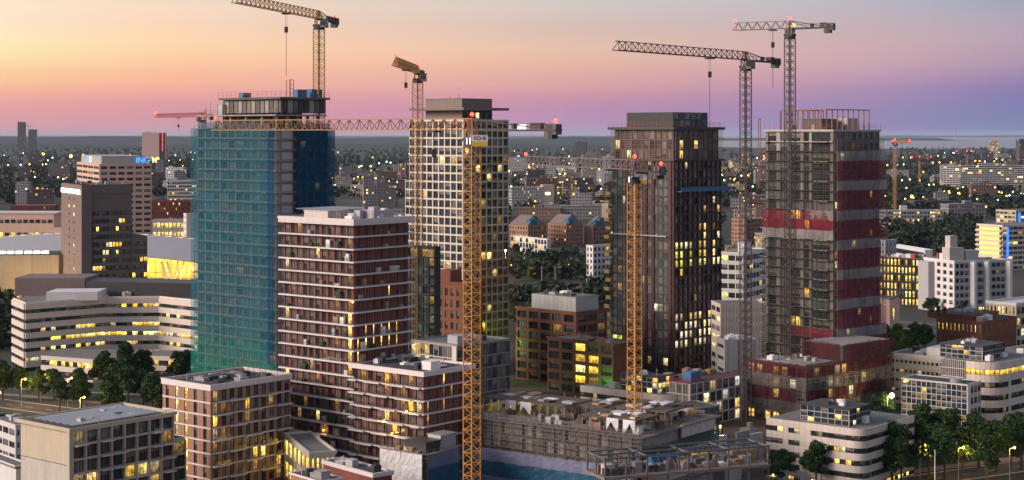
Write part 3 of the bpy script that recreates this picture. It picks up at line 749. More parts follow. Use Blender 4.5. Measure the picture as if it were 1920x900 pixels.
def beige_block():
    B = Bld('beige_apartment_block', 'beige apartment block with rows of solar panels on its roof and open loggias', 'building', 132, 348, 50, 40, 322)
    b = B.main; fh = 3.04; nf = 7; zt = nf * fh; W, L = B.WR, B.WL
    b.core(0, zt, 'beige_render')
    part('wall_panel', MB().box(-0.12, -0.004, 0, L, zt * 0.66, zt), 'beige_render', B.root)
    part('wall_panel', MB().box(-0.10, -0.004, 0, L, 0.2, zt * 0.655), 'pale_concrete', B.root)
    part('panel_joint', MB().box(-0.14, -0.12, 0, L, zt * 0.655 - 0.02, zt * 0.655 + 0.1), 'dark_metal', B.root)
    def spr(i, j): return {(0, 6): 'lit_dim', (4, 3): 'lit_yellow', (5, 3): 'lit_yellow', (1, 3): 'lit_warm', (6, 2): 'lit_dim'}.get((i, j))
    b.grid('R', 0, fh, nf, 8, 'beige_render', picker(('glass_dark', 'glass_dark', 'glass_blue'), ('lit_dim',), 0.05, 0.15, seed=41, special=spr), pier=0.42, sp=0.42, depth=0.9, mul=2)
    for j in range(1, nf):
        for i in (0, 2, 3, 6, 7):
            if (i + j) % 4 == 1: continue
            s_ = part('balcony', MB().box(W * i / 8 + 0.2, W * (i + 1) / 8 - 0.2, -2.1, -0.905, 0, 0.2), 'white_band', B.root, (0, 0, j * fh - 0.1))
            g = MB(); x0, x1 = W * i / 8 + 0.22, W * (i + 1) / 8 - 0.22
            g.quad((x0, -2.08, 0.2), (x1, -2.08, 0.2), (x1, -2.08, 1.2), (x0, -2.08, 1.2)).quad((x0, -0.9, 0.2), (x0, -2.08, 0.2), (x0, -2.08, 1.2), (x0, -0.9, 1.2))
            part('railing', g, 'railing_glass', s_)
    b.parapet(zt, zt + 0.75, 'beige_render', 0.9, 0.35); b.roof(zt + 0.02)
    solar_rows(B.root, 1.5, W - 2, 1.5, L - 1.5, zt + 0.45, pw=3.2, pl=1.7, tilt=0.16, m='galvanised', gap=0.8)
    clutter(B.root, 2, W - 3, 1, L - 1, zt + 0.15, 7, 44, smax=2.0, hmax=1.2)
    railing(B.root, [(-0.5, L), (-0.5, -0.5), (W, -0.5)], zt + 0.75, 0.5)
    c = Block(B.root, W + 0.05, W + 4.2, 0.6, L - 1); z2 = zt - 2 * fh
    c.core(0, z2, 'beige_render')
    c.grid('R', 0, fh, nf - 2, 1, 'beige_render', picker(('glass_dark',), ('lit_dim',), 0.2, 0.1, seed=43), pier=0.42, sp=0.42, depth=0.5, mul=2)
    c.roof(z2 + 0.02, 'roof_gravel'); c.parapet(z2 + 0.0, z2 + 0.5, 'beige_render', 0.02, 0.25)
beige_block()

# ---------------------------------------------------------------- tower wrapped in blue netting
def netted_tower():
    B = Bld('netted_tower', 'tall unfinished tower wrapped in blue and green netting with bare floors on top', 'tower', 518, 470, 48, 372, 614)
    b = B.main; fh = 3.05; nf = 28; zt = nf * fh; W, L = B.WR, B.WL
    b.core(0, zt - 0.2, 'concrete')
    for j in range(nf + 1): b.slab(j * fh - 0.18, j * fh + 0.12, 'concrete', 0.75, 'floor_slab')
    b.grid('L', 0, fh, nf, 10, 'pale_concrete', picker(('glass_pale', 'glass_dark', 'glass_pale'), ('lit_dim',), 0.015, 0.35, seed=51), pier=0.7, sp=1.0, depth=0.25)
    b.grid('R', 0, fh, nf, 5, 'concrete', picker(('glass_dark',), ('lit_dim',), 0.02, 0.1, seed=52), pier=0.9, sp=1.0, depth=0.25, u0=6.0)
    c = L
    ls, rs = 0.5, 6.0
    scaffold(b, 'L', 0, zt, 'scaffold_steel', -1.5, 2.4, fh / 2, 0, L - 1.0, boards='scaffold_steel', bstep=2)
    scaffold(b, 'R', 0, zt, 'scaffold_steel', -1.5, 2.6, fh, rs, W, boards=None)
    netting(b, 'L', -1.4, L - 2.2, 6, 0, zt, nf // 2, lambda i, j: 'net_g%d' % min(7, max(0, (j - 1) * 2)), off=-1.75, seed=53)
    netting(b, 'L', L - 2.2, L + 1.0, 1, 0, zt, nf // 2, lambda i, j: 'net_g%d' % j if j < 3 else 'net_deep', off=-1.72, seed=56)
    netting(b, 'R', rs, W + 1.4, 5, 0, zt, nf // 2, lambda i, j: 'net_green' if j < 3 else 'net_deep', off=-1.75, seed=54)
    # the bare hoist shaft beside the corner
    for j in range(nf): b.put('R', 'precast_panel', MB().box(1.6, 5.6, -0.5, 0, 0.25, fh - 0.75).mesh('precast_panel', 'grey_panel'), 0, j * fh)
    # the floors above the netting
    z = zt
    for k in range(9):
        x, y = (0.8 + (k % 5) * W / 5, 0.8) if k < 5 else (0.8, (k - 4) * L / 5)
        part('column', MB().box(x, x + 0.7, y, y + 0.7, z, z + 3.6), 'concrete', B.root)
    part('lift_core', MB().box(W * .18, W * .82, L * .2, L * .8, z, z + 9.0), 'dark_concrete', B.root)
    part('floor_slab', MB().box(-0.6, W * 0.97, -0.4, L * 1.0, z + 3.6, z + 4.0), 'concrete', B.root)
    part('formwork_wall', MB().box(W * .1, W * .98, 0.3, L * .72, z + 4.6, z + 8.4), 'dark_concrete', B.root)
    for k in range(12):
        part('formwork_panel', MB().box(W * .1 - 0.25, W * .1 - 0.02, L * (.04 + k * .056), L * (.085 + k * .056), z + 4.5, z + 8.0), ('site_concrete', 'dark_concrete', 'concrete')[k % 3], B.root)
    for k in range(8):
        part('formwork_panel', MB().box(W * (.12 + k * .105), W * (.21 + k * .105), 0.02, 0.28, z + 4.4, z + 8.1), ('dark_metal', 'concrete', 'dark_concrete', 'dark_metal')[k % 4], B.root)
    part('top_slab', MB().box(W * .04, W * 1.02, -0.8, L * .76, z + 8.4, z + 9.0), 'dark_concrete', B.root)
    railing(B.root, [(W * .04, L * .76), (W * .04, -0.8), (W, -0.8)], z + 9.0, 1.6, 'scaffold_rust')
    railing(B.root, [(-0.5, L), (-0.5, -0.3), (W * .95, -0.3)], z + 4.0, 1.3, 'scaffold_rust')
    q = MB()
    r = random.Random(5)
    for k in range(26):
        x, y = (r.uniform(0, 1), L * r.uniform(.5, 1)) if k % 2 else (W * r.uniform(0, 1), r.uniform(0, 2)); q.bar((x, y, z), (x, y, z + r.uniform(5, 8)), 0.09)
    part('standing_pole', q, 'scaffold_rust', B.root, kind='stuff')
    part('hoist_mast', MB().box(0, 1.4, 0, 1.4, 0, 0.1).bar((0, 0, 0), (0, 0, 5), .15).bar((1.4, 0, 0), (1.4, 0, 5), .15).bar((0, 1.4, 0), (0, 1.4, 5), .15).bar((1.4, 1.4, 0), (1.4, 1.4, 5), .15).bar((0, 0, 2.5), (1.4, 0, 2.5), .12).bar((0, 0, 5), (1.4, 0, 5), .15).bar((0, 0, 3.7), (1.4, 0, 3.7), .12), 'scaffold_rust', B.root, (W * .3, 1.0, z + 9))
    for k, (x, y, w, l, h, m) in enumerate(((W * .5, 2, 3.5, 2.2, 2.2, 'container_blue'), (W * .78, 2, 4.0, 2.2, 2.4, 'container_blue'), (W * .2, L * .55, 3, 2, 1.4, 'container_blue'), (0.5, L * .7, 3, 3, 3.0, 'grey_panel'))):
        part('material_stack', MB().box(x, x + w, y, y + l, z + (9.0 if k < 3 else 4.0), z + (9.0 if k < 3 else 4.0) + h).box(x - 0.1, x + w + 0.1, y - 0.1, y + l + 0.1, z + (9.0 if k < 3 else 4.0) + h, z + (9.1 if k < 3 else 4.1) + h), m, B.root)
    # second lift of netting round the lower bare floor
    netting(b, 'L', 1.0, L * 0.8, 5, zt, zt + 2.0, 1, 'net_blue', off=-1.0, seed=57)
    netting(b, 'R', 5.0, W, 4, zt, zt + 1.6, 1, 'net_deep', off=-1.0, seed=58)
netted_tower()

# ---------------------------------------------------------------- cream grid tower
def cream_tower():
    B = Bld('cream_grid_tower', 'cream tower of square window frames with a dark crown behind the yellow crane', 'tower', 869, 570, 47, 769, 952)
    b = B.main; fh = 3.05; nf = 29; zt = nf * fh; W, L = B.WR, B.WL
    b.core(0, zt, 'cream_panel')
    def spl(i, j): return 'lit_white' if (i, j) in ((4, 9), (3, 3)) else None
    b.grid('L', 0, fh, nf, 9, 'cream_panel', picker(('glass_blue', 'glass_dark', 'glass_blue'), ('lit_warm',), 0.012, 0.14, seed=61, special=spl), pier=0.5, sp=0.6, depth=0.4)
    b.grid('R', 0, fh, nf, 8, 'cream_panel', picker(('glass_dark', 'glass_blue', 'glass_dark'), ('lit_warm', 'lit_yellow', 'lit_dim'), 0.07, 0.2, seed=62), pier=0.5, sp=0.6, depth=0.4)
    # wider lower storeys at the side
    c = Block(B.root, 0.6, W, L + 0.42, L + 2.9); z2 = 22 * fh
    c.core(0, z2, 'cream_panel')
    c.grid('L', 0, fh, 22, 1, 'cream_panel', picker(('glass_blue', 'glass_dark'), ('lit_warm',), 0.03, 0.1, seed=63), pier=0.5, sp=0.6, depth=0.3)
    c.roof(z2 + 0.01)
    sl = MB().box(0, W / 4 - 0.3, -1.9, -0.42, 0, 0.2).mesh('balcony', 'beige_render')
    rl = MB(); rl.bar((0, -1.85, 1.15), (W / 4 - 0.3, -1.85, 1.15), 0.07)
    for k in range(13): rl.bar((k * (W / 4 - 0.3) / 12, -1.85, 0.2), (k * (W / 4 - 0.3) / 12, -1.85, 1.15), 0.06)
    rl = rl.mesh('railing', 'mustard_panel')
    for j in range(2, nf - 4):
        o = link('balcony', sl, B.root, (W * (0.25 if j % 2 else 0.5), 0, j * fh - 0.1)); link('railing', rl, o)
        if j < 15:
            o = link('balcony', sl, B.root, (W * (0.75 if j % 2 else 0.02), 0, j * fh - 0.1)); link('railing', rl, o)
    sc = Block(B.root, 0, W, 0, L)
    scaffold(sc, 'R', 0, 16 * fh, 'scaffold_rust', -2.2, 2.6, fh / 2, 1.0, W + 1.2, name='scaffold', boards=None, w=0.08)
    q = Block(B.root, W * .16, W * .84, L * .16, L * .84)
    b.slab(zt, zt + 0.35, 'cream_panel', 0.4, 'roof_slab')
    q.core(zt + 0.35, zt + 7.6, 'taupe_stone', 'crown')
    b.slab(zt + 3.6, zt + 4.5, 'taupe_stone', 0.35, 'canopy')
    q.slab(zt + 7.6, zt + 7.75, 'dark_metal', 0.1, 'crown_cap')
    q.grid('R', zt + 0.5, 2.6, 1, 5, 'taupe_stone', picker(('glass_dark',), ('lit_warm',), 0.1, 0.1, seed=64), pier=1.2, sp=0.5, depth=0.1)
    part('mast_antenna', MB().bar((W * .5, L * .5, zt + 7.7), (W * .5, L * .5, zt + 9.6), 0.12).bar((W * .3, L * .5, zt + 7.7), (W * .3, L * .5, zt + 8.8), 0.1), 'dark_metal', B.root)
cream_tower()

def black_block():
    B = Bld('black_clad_block', 'black clad tower squeezed between the brick tower and the cream grid tower', 'building', 816, 520, 50, 758, 826)
    b = B.main; zt = 45.0; fh = 3.0
    b.core(0, zt, 'black_clad')
    b.grid('L', 0, fh, 15, 5, 'black_clad', picker(('glass_green', 'glass_dark', 'glass_dark'), ('lit_dim',), 0.06, 0.25, seed=71), pier=0.6, sp=0.6, depth=0.3)
    L, W = B.WL, B.WR
    part('roof_frame', MB().box(0, W, 0, 0.6, zt, zt + 3.4).box(0, 0.6, 0.6, L, zt + 2.4, zt + 3.4).box(0, 0.6, L * .45, L * .55, zt, zt + 2.4).box(0, W, L - .6, L, zt, zt + 3.4), 'black_clad', B.root)
    part('penthouse', MB().box(1.2, W - 1, 2, L - 2, zt, zt + 2.6), 'lit_dim', B.root)
    for j in range(1, 15): part('balcony', MB().box(-1.5, -0.32, L * .05, L * .3, 0, 0.18), 'dark_metal', B.root, (0, 0, j * fh))
    netting(b, 'L', B.WL * .2, B.WL, 2, 0, 15, 3, 'net_dkgreen', off=-1.7, seed=72)
black_block()

def rust_office():
    B = Bld('rust_brick_office', 'rust brown office with a grid of small dark windows below the cream grid tower', 'building', 876, 542, 48, 812, 905)
    b = B.main; zt = ZY(534, 542); n = 9
    b.core(0, zt, 'orange_brick')
    b.grid('L', 0, (zt - 1) / n, n, 6, 'orange_brick', picker(('glass_dark',), ('lit_dim', 'lit_yellow'), 0.05, 0.12, seed=73), pier=1.3, sp=1.3, depth=0.35, mul=1)
    b.parapet(zt - 0.05, zt + 0.6, 'orange_brick', 0.36, 0.35); b.roof(zt + 0.02)
    part('stair_house', MB().box(1, B.WR - 1, B.WL * .55, B.WL * .9, zt + .1, zt + 4.2), 'red_brick', B.root)
rust_office()

# ---------------------------------------------------------------- dark red tower under construction
def dark_red_tower():
    B = Bld('dark_red_tower', 'dark tower with deep red piers and mustard side balconies under the twin red beacons', 'tower', 1263, 572, 45, 1149, 1350)
    b = B.main; fh = 3.1; nf = 24; W, L = B.WR, B.WL; zt = nf * fh
    b.core(0, zt, 'black_clad')
    lits = {(c, r_) for c in range(1, 8) for r_ in (10, 11)}
    def spr(i, j):
        if j in (12, 13, 14) and i < 9 and (i * 7 + j * 5) % 5 < 3: return 'lit_green' if i < 6 else 'lit_warm'
        if j in (4, 5, 6, 3) and (i * 3 + j) % 4: return 'lit_white'
        if j in (18, 19, 15) and i > 5 and (i + j) % 3 == 0: return 'lit_warm'
        return None
    b.grid('R', 0, fh, nf, 10, 'dark_red_metal', picker(('glass_pale', 'glass_curtain', 'glass_dark'), ('lit_dim', 'lit_warm'), 0.06, 0.3, cur='glass_pale', seed=81, special=spr), pier=0.75, sp=0.65, depth=0.6, spo=0.45)
    for j in range(nf + 1): b.put('R', 'floor_edge', MB().box(0, W + 0.3, -0.68, -0.61, -0.25, 0.25).mesh('floor_edge', 'dark_metal'), 0, j * fh)
    def spl(i, j):
        if j in (2, 3) and i in (0, 1): return 'lit_green'
        if j in (9,) and i == 1: return 'lit_dim'
        return None
    b.grid('L', 0, fh, nf, 12, 'dark_metal', picker(('glass_green', 'glass_green', 'glass_curtain'), ('lit_dim', 'lit_white'), 0.05, 0.3, seed=82, special=spl), pier=0.16, sp=0.45, depth=0.25, pname='glass_panel')
    for u in (0.27, 0.44, 0.58, 0.70, 0.97):
        b.put('L', 'red_strip', MB().box(0, 1.3, -0.5, -0.26, 0, zt).mesh('red_strip', 'dark_red_metal'), L * u - 1.3, 0)
    for j in range(1, nf + 1): b.put('L', 'floor_edge', MB().box(0, L, -0.42, -0.26, -0.2, 0.12).mesh('floor_edge', 'dark_metal'), 0, j * fh)
    scaffold(b, 'L', 0, zt, 'scaffold_steel', -1.6, 3.0, fh, 0, L, boards=None, w=0.06)
    bal = MB().box(0, 3.6, 0, 2.4, 0, 0.2).box(0, 0.12, 0, 2.4, 0.2, 1.3).box(0.12, 3.6, 0, 0.12, 0.2, 1.3).mesh('mustard_balcony', 'mustard_panel')
    for j in range(2, nf - 3): link('mustard_balcony', bal, B.root, (-1.2 - (0.9 if j % 2 else 0), L + 0.05, j * fh - 0.1))
    # set-back storeys and roof
    z = zt
    b.slab(z, z + 0.5, 'dark_metal', 1.1, 'terrace_slab')
    c = Block(B.root, 0.8, W - 0.4, 0.8, L - 0.4); z1 = b_z = z + 0.5
    zr = ZY(243, 572)
    hh = (zr - z1) / 3
    c.core(z1, zr, 'black_clad')
    c.grid('L', z1, hh, 3, 10, 'dark_concrete', picker(('glass_pale', 'glass_green', 'glass_dark'), ('lit_warm', 'lit_white'), 0.05, 0.3, seed=83), pier=0.5, sp=0.5, depth=0.3)
    c.grid('R', z1, hh, 3, 9, 'dark_concrete', picker(('glass_pale', 'glass_green', 'glass_dark'), ('lit_warm',), 0.05, 0.3, seed=84), pier=0.5, sp=0.5, depth=0.3)
    scaffold(b, 'L', z1, zr, 'scaffold_rust', -0.9, 2.2, 1.6, 0, L, boards=None)
    scaffold(b, 'R', z1, zr, 'scaffold_rust', -0.9, 2.2, 1.6, 0, W, boards=None)
    b.slab(zr, zr + 0.9, 'dark_metal', 1.3, 'roof_slab')
    railing(B.root, [(-1, L + 1), (-1, -1), (W + 1, -1), (W + 1, L)], zr + 0.9, 1.6, 'crane_red')
    k = Block(B.root, W * .12, W * .86, L * .10, L * .86); zk = ZY(210, 572)
    k.core(zr + 0.9, zk, 'black_clad', 'plant_house')
    for i in range(16): k.put('L', 'cladding_panel', MB().box(0.04, k.W('L') / 16 - 0.04, -0.1, -0.003, 0, zk - zr - 1.0).mesh('cladding_panel', 'black_clad'), k.W('L') * i / 16, zr + 0.95)
    k.grid('R', zr + 0.95, (zk - zr - 1.0) / 2, 2, 6, 'dark_metal', picker(('glass_pale', 'glass_curtain', 'glass_dark'), ('lit_warm',), 0, 0.3, seed=85), pier=0.2, sp=0.2, depth=0.1)
    # the blue working platform
    zp = ZY(360, 572)
    part('blue_platform', MB().box(W * .02, W + 2.6, -3.0, -0.75, zp, zp + 0.25).box(W * .02, W + 2.6, -3.0, -2.9, zp + 0.25, zp + 1.5), 'container_blue', B.root)
    zp = ZY(444, 572)
    part('work_platform', MB().box(-2.6, -1.75, L * .05, L * .98, zp, zp + 0.3), 'galvanised', B.root)
    part('red_rail_bar', MB().bar((W * .55, -1.4, ZY(397, 572)), (W * 1.35, -1.4, ZY(396, 572)), 0.35), 'crane_red', B.root).name = 'red_lifting_beam'  # level red bar along the right-hand face, running on past its edge
dark_red_tower()

def white_podium():
    B = Bld('white_frame_podium', 'low unfinished block of pale window frames at the foot of the dark red tower', 'building', 1293, 470, 47, 1222, 1388)
    b = B.main; fh = 3.2; nf = 4; W, L = B.WR, B.WL
    b.core(0, nf * fh, 'dark_concrete')
    b.grid('R', 0, fh, nf, 8, 'frame_white', picker(('glass_dark', 'glass_curtain'), ('lit_warm', 'lit_white'), 0.35, 0.2, seed=91), pier=0.4, sp=0.45, depth=0.3, mul=1)
    b.grid('L', 0, fh, nf, 6, 'concrete', picker(('glass_dark', 'glass_curtain'), ('lit_white',), 0.12, 0.2, seed=92), pier=0.4, sp=0.45, depth=0.3, mul=1)
    b.roof(nf * fh + 0.01, 'dark_concrete')
    netting(b, 'R', 0, W, 6, nf * fh, nf * fh + 1.5, 1, 'net_red', off=-0.3, seed=93)
    netting(b, 'L', 0, L, 5, nf * fh, nf * fh + 1.5, 1, 'net_red', off=-0.3, seed=94)
    part('site_tent', MB().box(2, 6.5, 1, 4, nf * fh + .15, nf * fh + 2.2).prism([(1.9, 0.9), (6.6, 0.9), (6.0, 4.1), (2.4, 4.1)], nf * fh + 2.2, nf * fh + 2.9), 'container_blue', B.root)
    clutter(B.root, 1, W - 2, 5, L - 2, nf * fh + .15, 12, 95, ('timber', 'concrete', 'dark_metal', 'scaffold_rust'), 3, 2)
    part('lower_roof', MB().box(W * .1, W - 1, L + .1, L + 24, 0, 5.5), 'dark_concrete', B.root)
    clutter(B.root, W * .1, W - 3, L + 2, L + 22, 5.5, 22, 97, ('timber', 'concrete', 'dark_metal', 'white_paint', 'scaffold_rust'), 4, 2.5)
white_podium()

# ---------------------------------------------------------------- tower in red and white netting
def striped_tower():
    B = Bld('striped_net_tower', 'unfinished concrete tower with red and white striped netting and steel posts on its roof', 'tower', 1562, 505, 42, 1436, 1648)
    b = B.main; fh = 3.02; nf = 28; W, L = B.WR, B.WL; zt = nf * fh
    b.core(0, zt, 'dark_concrete', inset=0.6)
    for j in range(nf + 1): b.slab(j * fh - 0.3, j * fh, 'site_concrete', 0.0, 'floor_slab')
    r = random.Random(9); infill = ('site_concrete', 'site_concrete', 'concrete', 'site_concrete')
    u_edges = [0, .035, .16, .22, .33, .38, .52, .57, .65, .69, .96, 1.0]
    for j in range(nf):
        for i, (a, c) in enumerate(zip(u_edges[:-1], u_edges[1:])):
            solid = i in (0, 2, 4, 6, 8, 10) and not (i == 4 and j % 3 == 0)
            ww = (c - a) * L
            if solid: b.put('L', 'wall_panel', MB().box(0.0, ww, -0.02, 0.5, 0, fh - 0.31).mesh('wall_panel', infill[r.randrange(4)]), a * L, j * fh, 0.03)
            else:
                k = r.random(); kind = ('glass_green' if k < .6 else 'glass_dark') if i in (1, 3) else ('lit_yellow' if (k < .05 and j > 5) else 'lit_warm' if (i == 1 and j < 14 and k < .3) else 'glass_curtain' if k < .2 else 'glass_dark')
                b.put('L', 'window', win(ww - 0.05, fh - 0.36, kind, mul=1 if ww > 2 else 0), a * L + 0.02, j * fh + 0.02, 0.3)
        b.put('L', 'slab_edge', MB().box(-.3, L + .2, -.75, 0.02, -.26, -.02).mesh('slab_edge', 'pale_concrete'), 0, j * fh, -0.004)
        if j % 2 == 1 or j < 20:
            b.put('L', 'balcony', MB().box(0, 0.20 * L, -1.5, 0.0, -0.28, -0.02).mesh('balcony', 'concrete'), L * .76, j * fh, -0.003)
            b.put('L', 'balcony', MB().box(0, 0.12 * L, -1.5, 0.0, -0.28, -0.02).mesh('balcony', 'concrete'), -1.0, j * fh, -0.003)
    b.grid('R', 0, fh, nf, 8, 'site_concrete', picker(('glass_dark', 'glass_dark', 'glass_curtain'), ('lit_warm', 'lit_dim'), 0.06, 0.25, seed=101), pier=1.2, sp=0.9, depth=0.25)
    scaffold(b, 'L', 4 * fh, zt - 2 * fh, 'dark_metal', -1.6, 2.4, fh / 2, 0, L, boards='scaffold_rust', bstep=2, w=.13)
    scaffold(b, 'R', 4 * fh, zt - fh, 'scaffold_steel', -1.6, 2.4, fh / 2, 0, W, boards='timber', bstep=4)
    def band(i, j): return 'net_white' if (j % 3) == 2 else 'net_red'
    j0, n = 5, 20                                   # storeys that carry netting on the right-hand face
    netting(b, 'R', -0.8, W + 1.6, 7, (j0) * fh, (j0 + 21) * fh, 21, lambda i, j: band(i, j + 0), off=-1.8, seed=102)
    netting(b, 'L', 0.0, L + 1.4, 8, 17 * fh, 20 * fh, 3, lambda i, j: 'net_white' if j == 0 or (j == 2 and i > 4) else ('net_red' if j == 1 else None), off=-1.8, seed=103)
    netting(b, 'L', L * .45, L + 1.4, 4, 6 * fh, 8 * fh, 2, lambda i, j: 'net_white' if j == 0 and i > 2 else ('net_red' if j == 1 else None), off=-1.8, seed=104)
    netting(b, 'L', 0, L, 8, 18 * fh, 19.9 * fh, 1, 'net_red', off=-1.85, seed=105)
    z = zt
    b.slab(z + 0.004, z + 0.6, 'pale_concrete', 0.5, 'roof_slab')
    q = MB(); zz_ = ZY(206, 505)
    for k in range(9):
        for (x, y) in ((W * (.04 + .115 * k), L * .12), (W * .04, L * (.12 + .085 * k)), (W * (.04 + .115 * k), L * .8)):
            part('steel_post', MB().box(x - .15, x + .15, y - .15, y + .15, z + 0.6, zz_), 'scaffold_rust', B.root)
    part('roof_beam', MB().box(W * .04, W * .96, L * .12 - .15, L * .12 + .15, zz_, zz_ + .3).box(W * .04 - .15, W * .04 + .15, L * .12, L * .8, zz_, zz_ + .29).box(W * .04, W * .96, L * .8 - .15, L * .8 + .15, zz_, zz_ + .3), 'scaffold_rust', B.root)
    part('plant_house', MB().box(W * .2, W * .55, L * .3, L * .6, z + .6, z + 4.0), 'dark_concrete', B.root)
    part('plant_house', MB().box(W * .6, W * .85, L * .2, L * .4, z + .6, z + 4.2), 'grey_panel', B.root)
    railing(B.root, [(-.4, L + .3), (-.4, -.4), (W + .4, -.4), (W + .4, L)], z + .6, 1.5, 'crane_red')
    part('hoist_mast', MB().bar((0, 0, 0), (0, 0, 22), .18).bar((.9, 0, 0), (.9, 0, 22), .18).box(-.05, .95, -.05, .05, 21.9, 22.1), 'scaffold_rust', B.root, (-1.5, L + 1.8, z - 18))
    clutter(B.root, 1, W - 2, 1, L - 2, z + .6, 9, 106, ('scaffold_rust', 'dark_metal', 'concrete'), 2.5, 1.6)
    # podium
    D = Bld('striped_net_podium', 'low podium in dark red and grey netting at the foot of the striped tower', 'building', 1511, 474, 42, 1402, 1662)
    p = D.main; W, L = D.WR, D.WL; zp = ZY(690, 474); f2 = zp / 5
    p.core(0, zp, 'dark_concrete')
    for s_, n_ in (('L', 7), ('R', 12)):
        p.grid(s_, 0, f2, 5, n_, 'site_concrete', picker(('glass_dark',), ('lit_warm', 'lit_white'), 0.12, 0.3, seed=107 + n_, special=lambda i, j: 'lit_warm' if j == 0 and i % 3 != 1 else None), pier=0.9, sp=0.8, depth=0.25)
        scaffold(p, s_, 0, zp, 'scaffold_steel', -1.5, 2.4, f2 / 1.5, boards='scaffold_steel', bstep=3)
        w_ = p.W(s_)
        netting(p, s_, 0 if s_ == 'L' else -1.6, w_ + (1.6 if s_ == 'L' else 1.2), n_ - 1, f2 * .9, zp + 1.0, 4, lambda i, j: ('net_grey', 'net_maroon', 'net_grey', 'net_maroon')[j] if not (j == 1 and i == 5) else None, off=-1.75, seed=120 + n_)
    p.roof(zp + 0.01, 'dark_concrete')
    clutter(D.root, 2, 26, 2, L - 2, zp + .15, 12, 108, ('timber', 'white_paint', 'dark_metal', 'pale_concrete'), 3.0, 1.6)
    u = Block(D.root, W * .42, W + 1.0, -0.6, 14); z2 = zp + 5.0
    u.core(zp + .2, z2, 'dark_concrete')
    netting(u, 'R', 0, u.W('R'), 8, zp + .9, z2 + .6, 2, 'net_maroon', off=-1.3, seed=130)
    netting(u, 'L', 0, 14, 4, zp + .4, z2 + .6, 2, 'net_maroon', off=-0.4, seed=131)
    u.roof(z2 + .01, 'concrete')
    part('roof_deck', MB().box(2, W * .40, 2, L - 2, zp + .15, zp + .5), 'concrete', D.root)
striped_tower()

# ---------------------------------------------------------------- brown grid office
def brown_office():
    B = Bld('brown_grid_office', 'brown brick office with wide square windows and a pale plant box on top', 'building', 1080, 548, 47, 970, 1136)
    b = B.main; fh = 3.45; nf = 7; zt = nf * fh; W, L = B.WR, B.WL
    b.core(0, zt, 'orange_brick')
    b.grid('L', 0, fh, nf, 5, 'orange_brick', picker(('glass_dark', 'glass_green', 'glass_dark'), ('lit_dim',), 0.04, 0.12, seed=141), pier=1.15, sp=1.1, depth=0.6, mul=2)
    b.grid('R', 0, fh, nf, 3, 'orange_brick', picker(('glass_dark',), ('lit_dim',), 0.05, 0.1, seed=142), pier=0.9, sp=1.25, depth=0.6, mul=3)
    b.parapet(zt - .02, zt + .7, 'orange_brick', 0.6, 0.4); b.roof(zt + .02, 'roof_gravel')
    k = Block(B.root, W * .1, W * .85, L * .05, L * .8); k.core(zt + .15, zt + 5.2, 'grey_panel', 'plant_box')
    for i in range(10): k.put('L', 'cladding_panel', MB().box(.03, k.W('L') / 10 - .03, -.08, -.003, 0, 4.9).mesh('cladding_panel', 'grey_panel'), k.W('L') * i / 10, zt + .2)
    k.roof(zt + 5.2, 'roof_gravel'); clutter(B.root, k.x0 + 1, k.x1 - 2, k.y0 + 1, k.y1 - 2, zt + 5.3, 8, 143, hmax=1.2)
    D = Bld('brown_grid_office_wing', 'lower brown brick office wing lit yellow and green near the ground', 'building', 1152, 521, 47, 1029, 1190)
    d = D.main; nf = 5; zt = ZY(648, 521); fh = zt / nf; L2 = D.WL
    d.core(0, zt, 'orange_brick')
    def sp(i, j): return {(2, 4): 'lit_yellow', (2, 3): 'lit_yellow', (3, 3): 'lit_yellow', (2, 2): 'lit_yellow', (3, 2): 'lit_yellow', (2, 1): 'lit_yellow', (3, 1): 'lit_dim'}.get((i, j))
    d.grid('L', 0, fh, nf, 5, 'orange_brick', picker(('glass_dark',), ('lit_dim',), 0.03, 0.15, seed=144, special=sp), pier=1.15, sp=1.05, depth=0.6, mul=2)
    d.parapet(zt - .02, zt + .6, 'orange_brick', 0.6, 0.4); d.roof(zt + .02, 'roof_gravel')
    railing(D.root, [(1, L2 - 1), (1, 1), (D.WR - 1, 1)], zt + .6, .9)
    clutter(D.root, 2, D.WR - 2, 3, L2 - 2, zt + .2, 8, 145, ('timber', 'dark_metal', 'galvanised'), 2, 1.0)
brown_office()

def glass_hall():
    B = Bld('old_glass_office', 'grey glazed office with thin window bars behind the yellow crane mast', 'building', 857, 462, 46, 772, 955)
    b = B.main; zt = ZY(650, 462); fh = zt / 7; W, L = B.WR, B.WL
    b.core(0, zt, 'dark_concrete')
    def sp(i, j): return 'lit_warm' if (j >= 5 and i in (0, 1, 3)) else ('lit_dim' if j >= 5 and i == 2 else None)
    b.grid('L', 0, fh, 7, 10, 'frame_white', picker(('glass_dark', 'glass_blue'), ('lit_dim',), 0.05, 0.15, seed=151, special=sp), pier=0.14, sp=0.3, depth=0.12)
    b.grid('R', 0, fh, 7, 12, 'frame_grey', picker(('glass_green', 'glass_blue', 'glass_dark'), ('lit_dim',), 0.0, 0.3, seed=152), pier=0.12, sp=0.35, depth=0.12)
    b.put('L', 'corner_pier', MB().box(0, 1.8, -.3, -.13, 0, zt).mesh('corner_pier', 'beige_panel'), L - 1.8, 0)
    b.parapet(zt, zt + .5, 'frame_grey', .15, .3); b.roof(zt + .02, 'roof_gravel')
    part('rooftop_unit', MB().box(3, 8, 3, 7, zt + .1, zt + 2.4).box(9, 12, 2, 5, zt + .1, zt + 1.8), 'galvanised', B.root)
    clutter(B.root, 4, W - 3, 3, L - 3, zt + .1, 8, 153)
glass_hall()
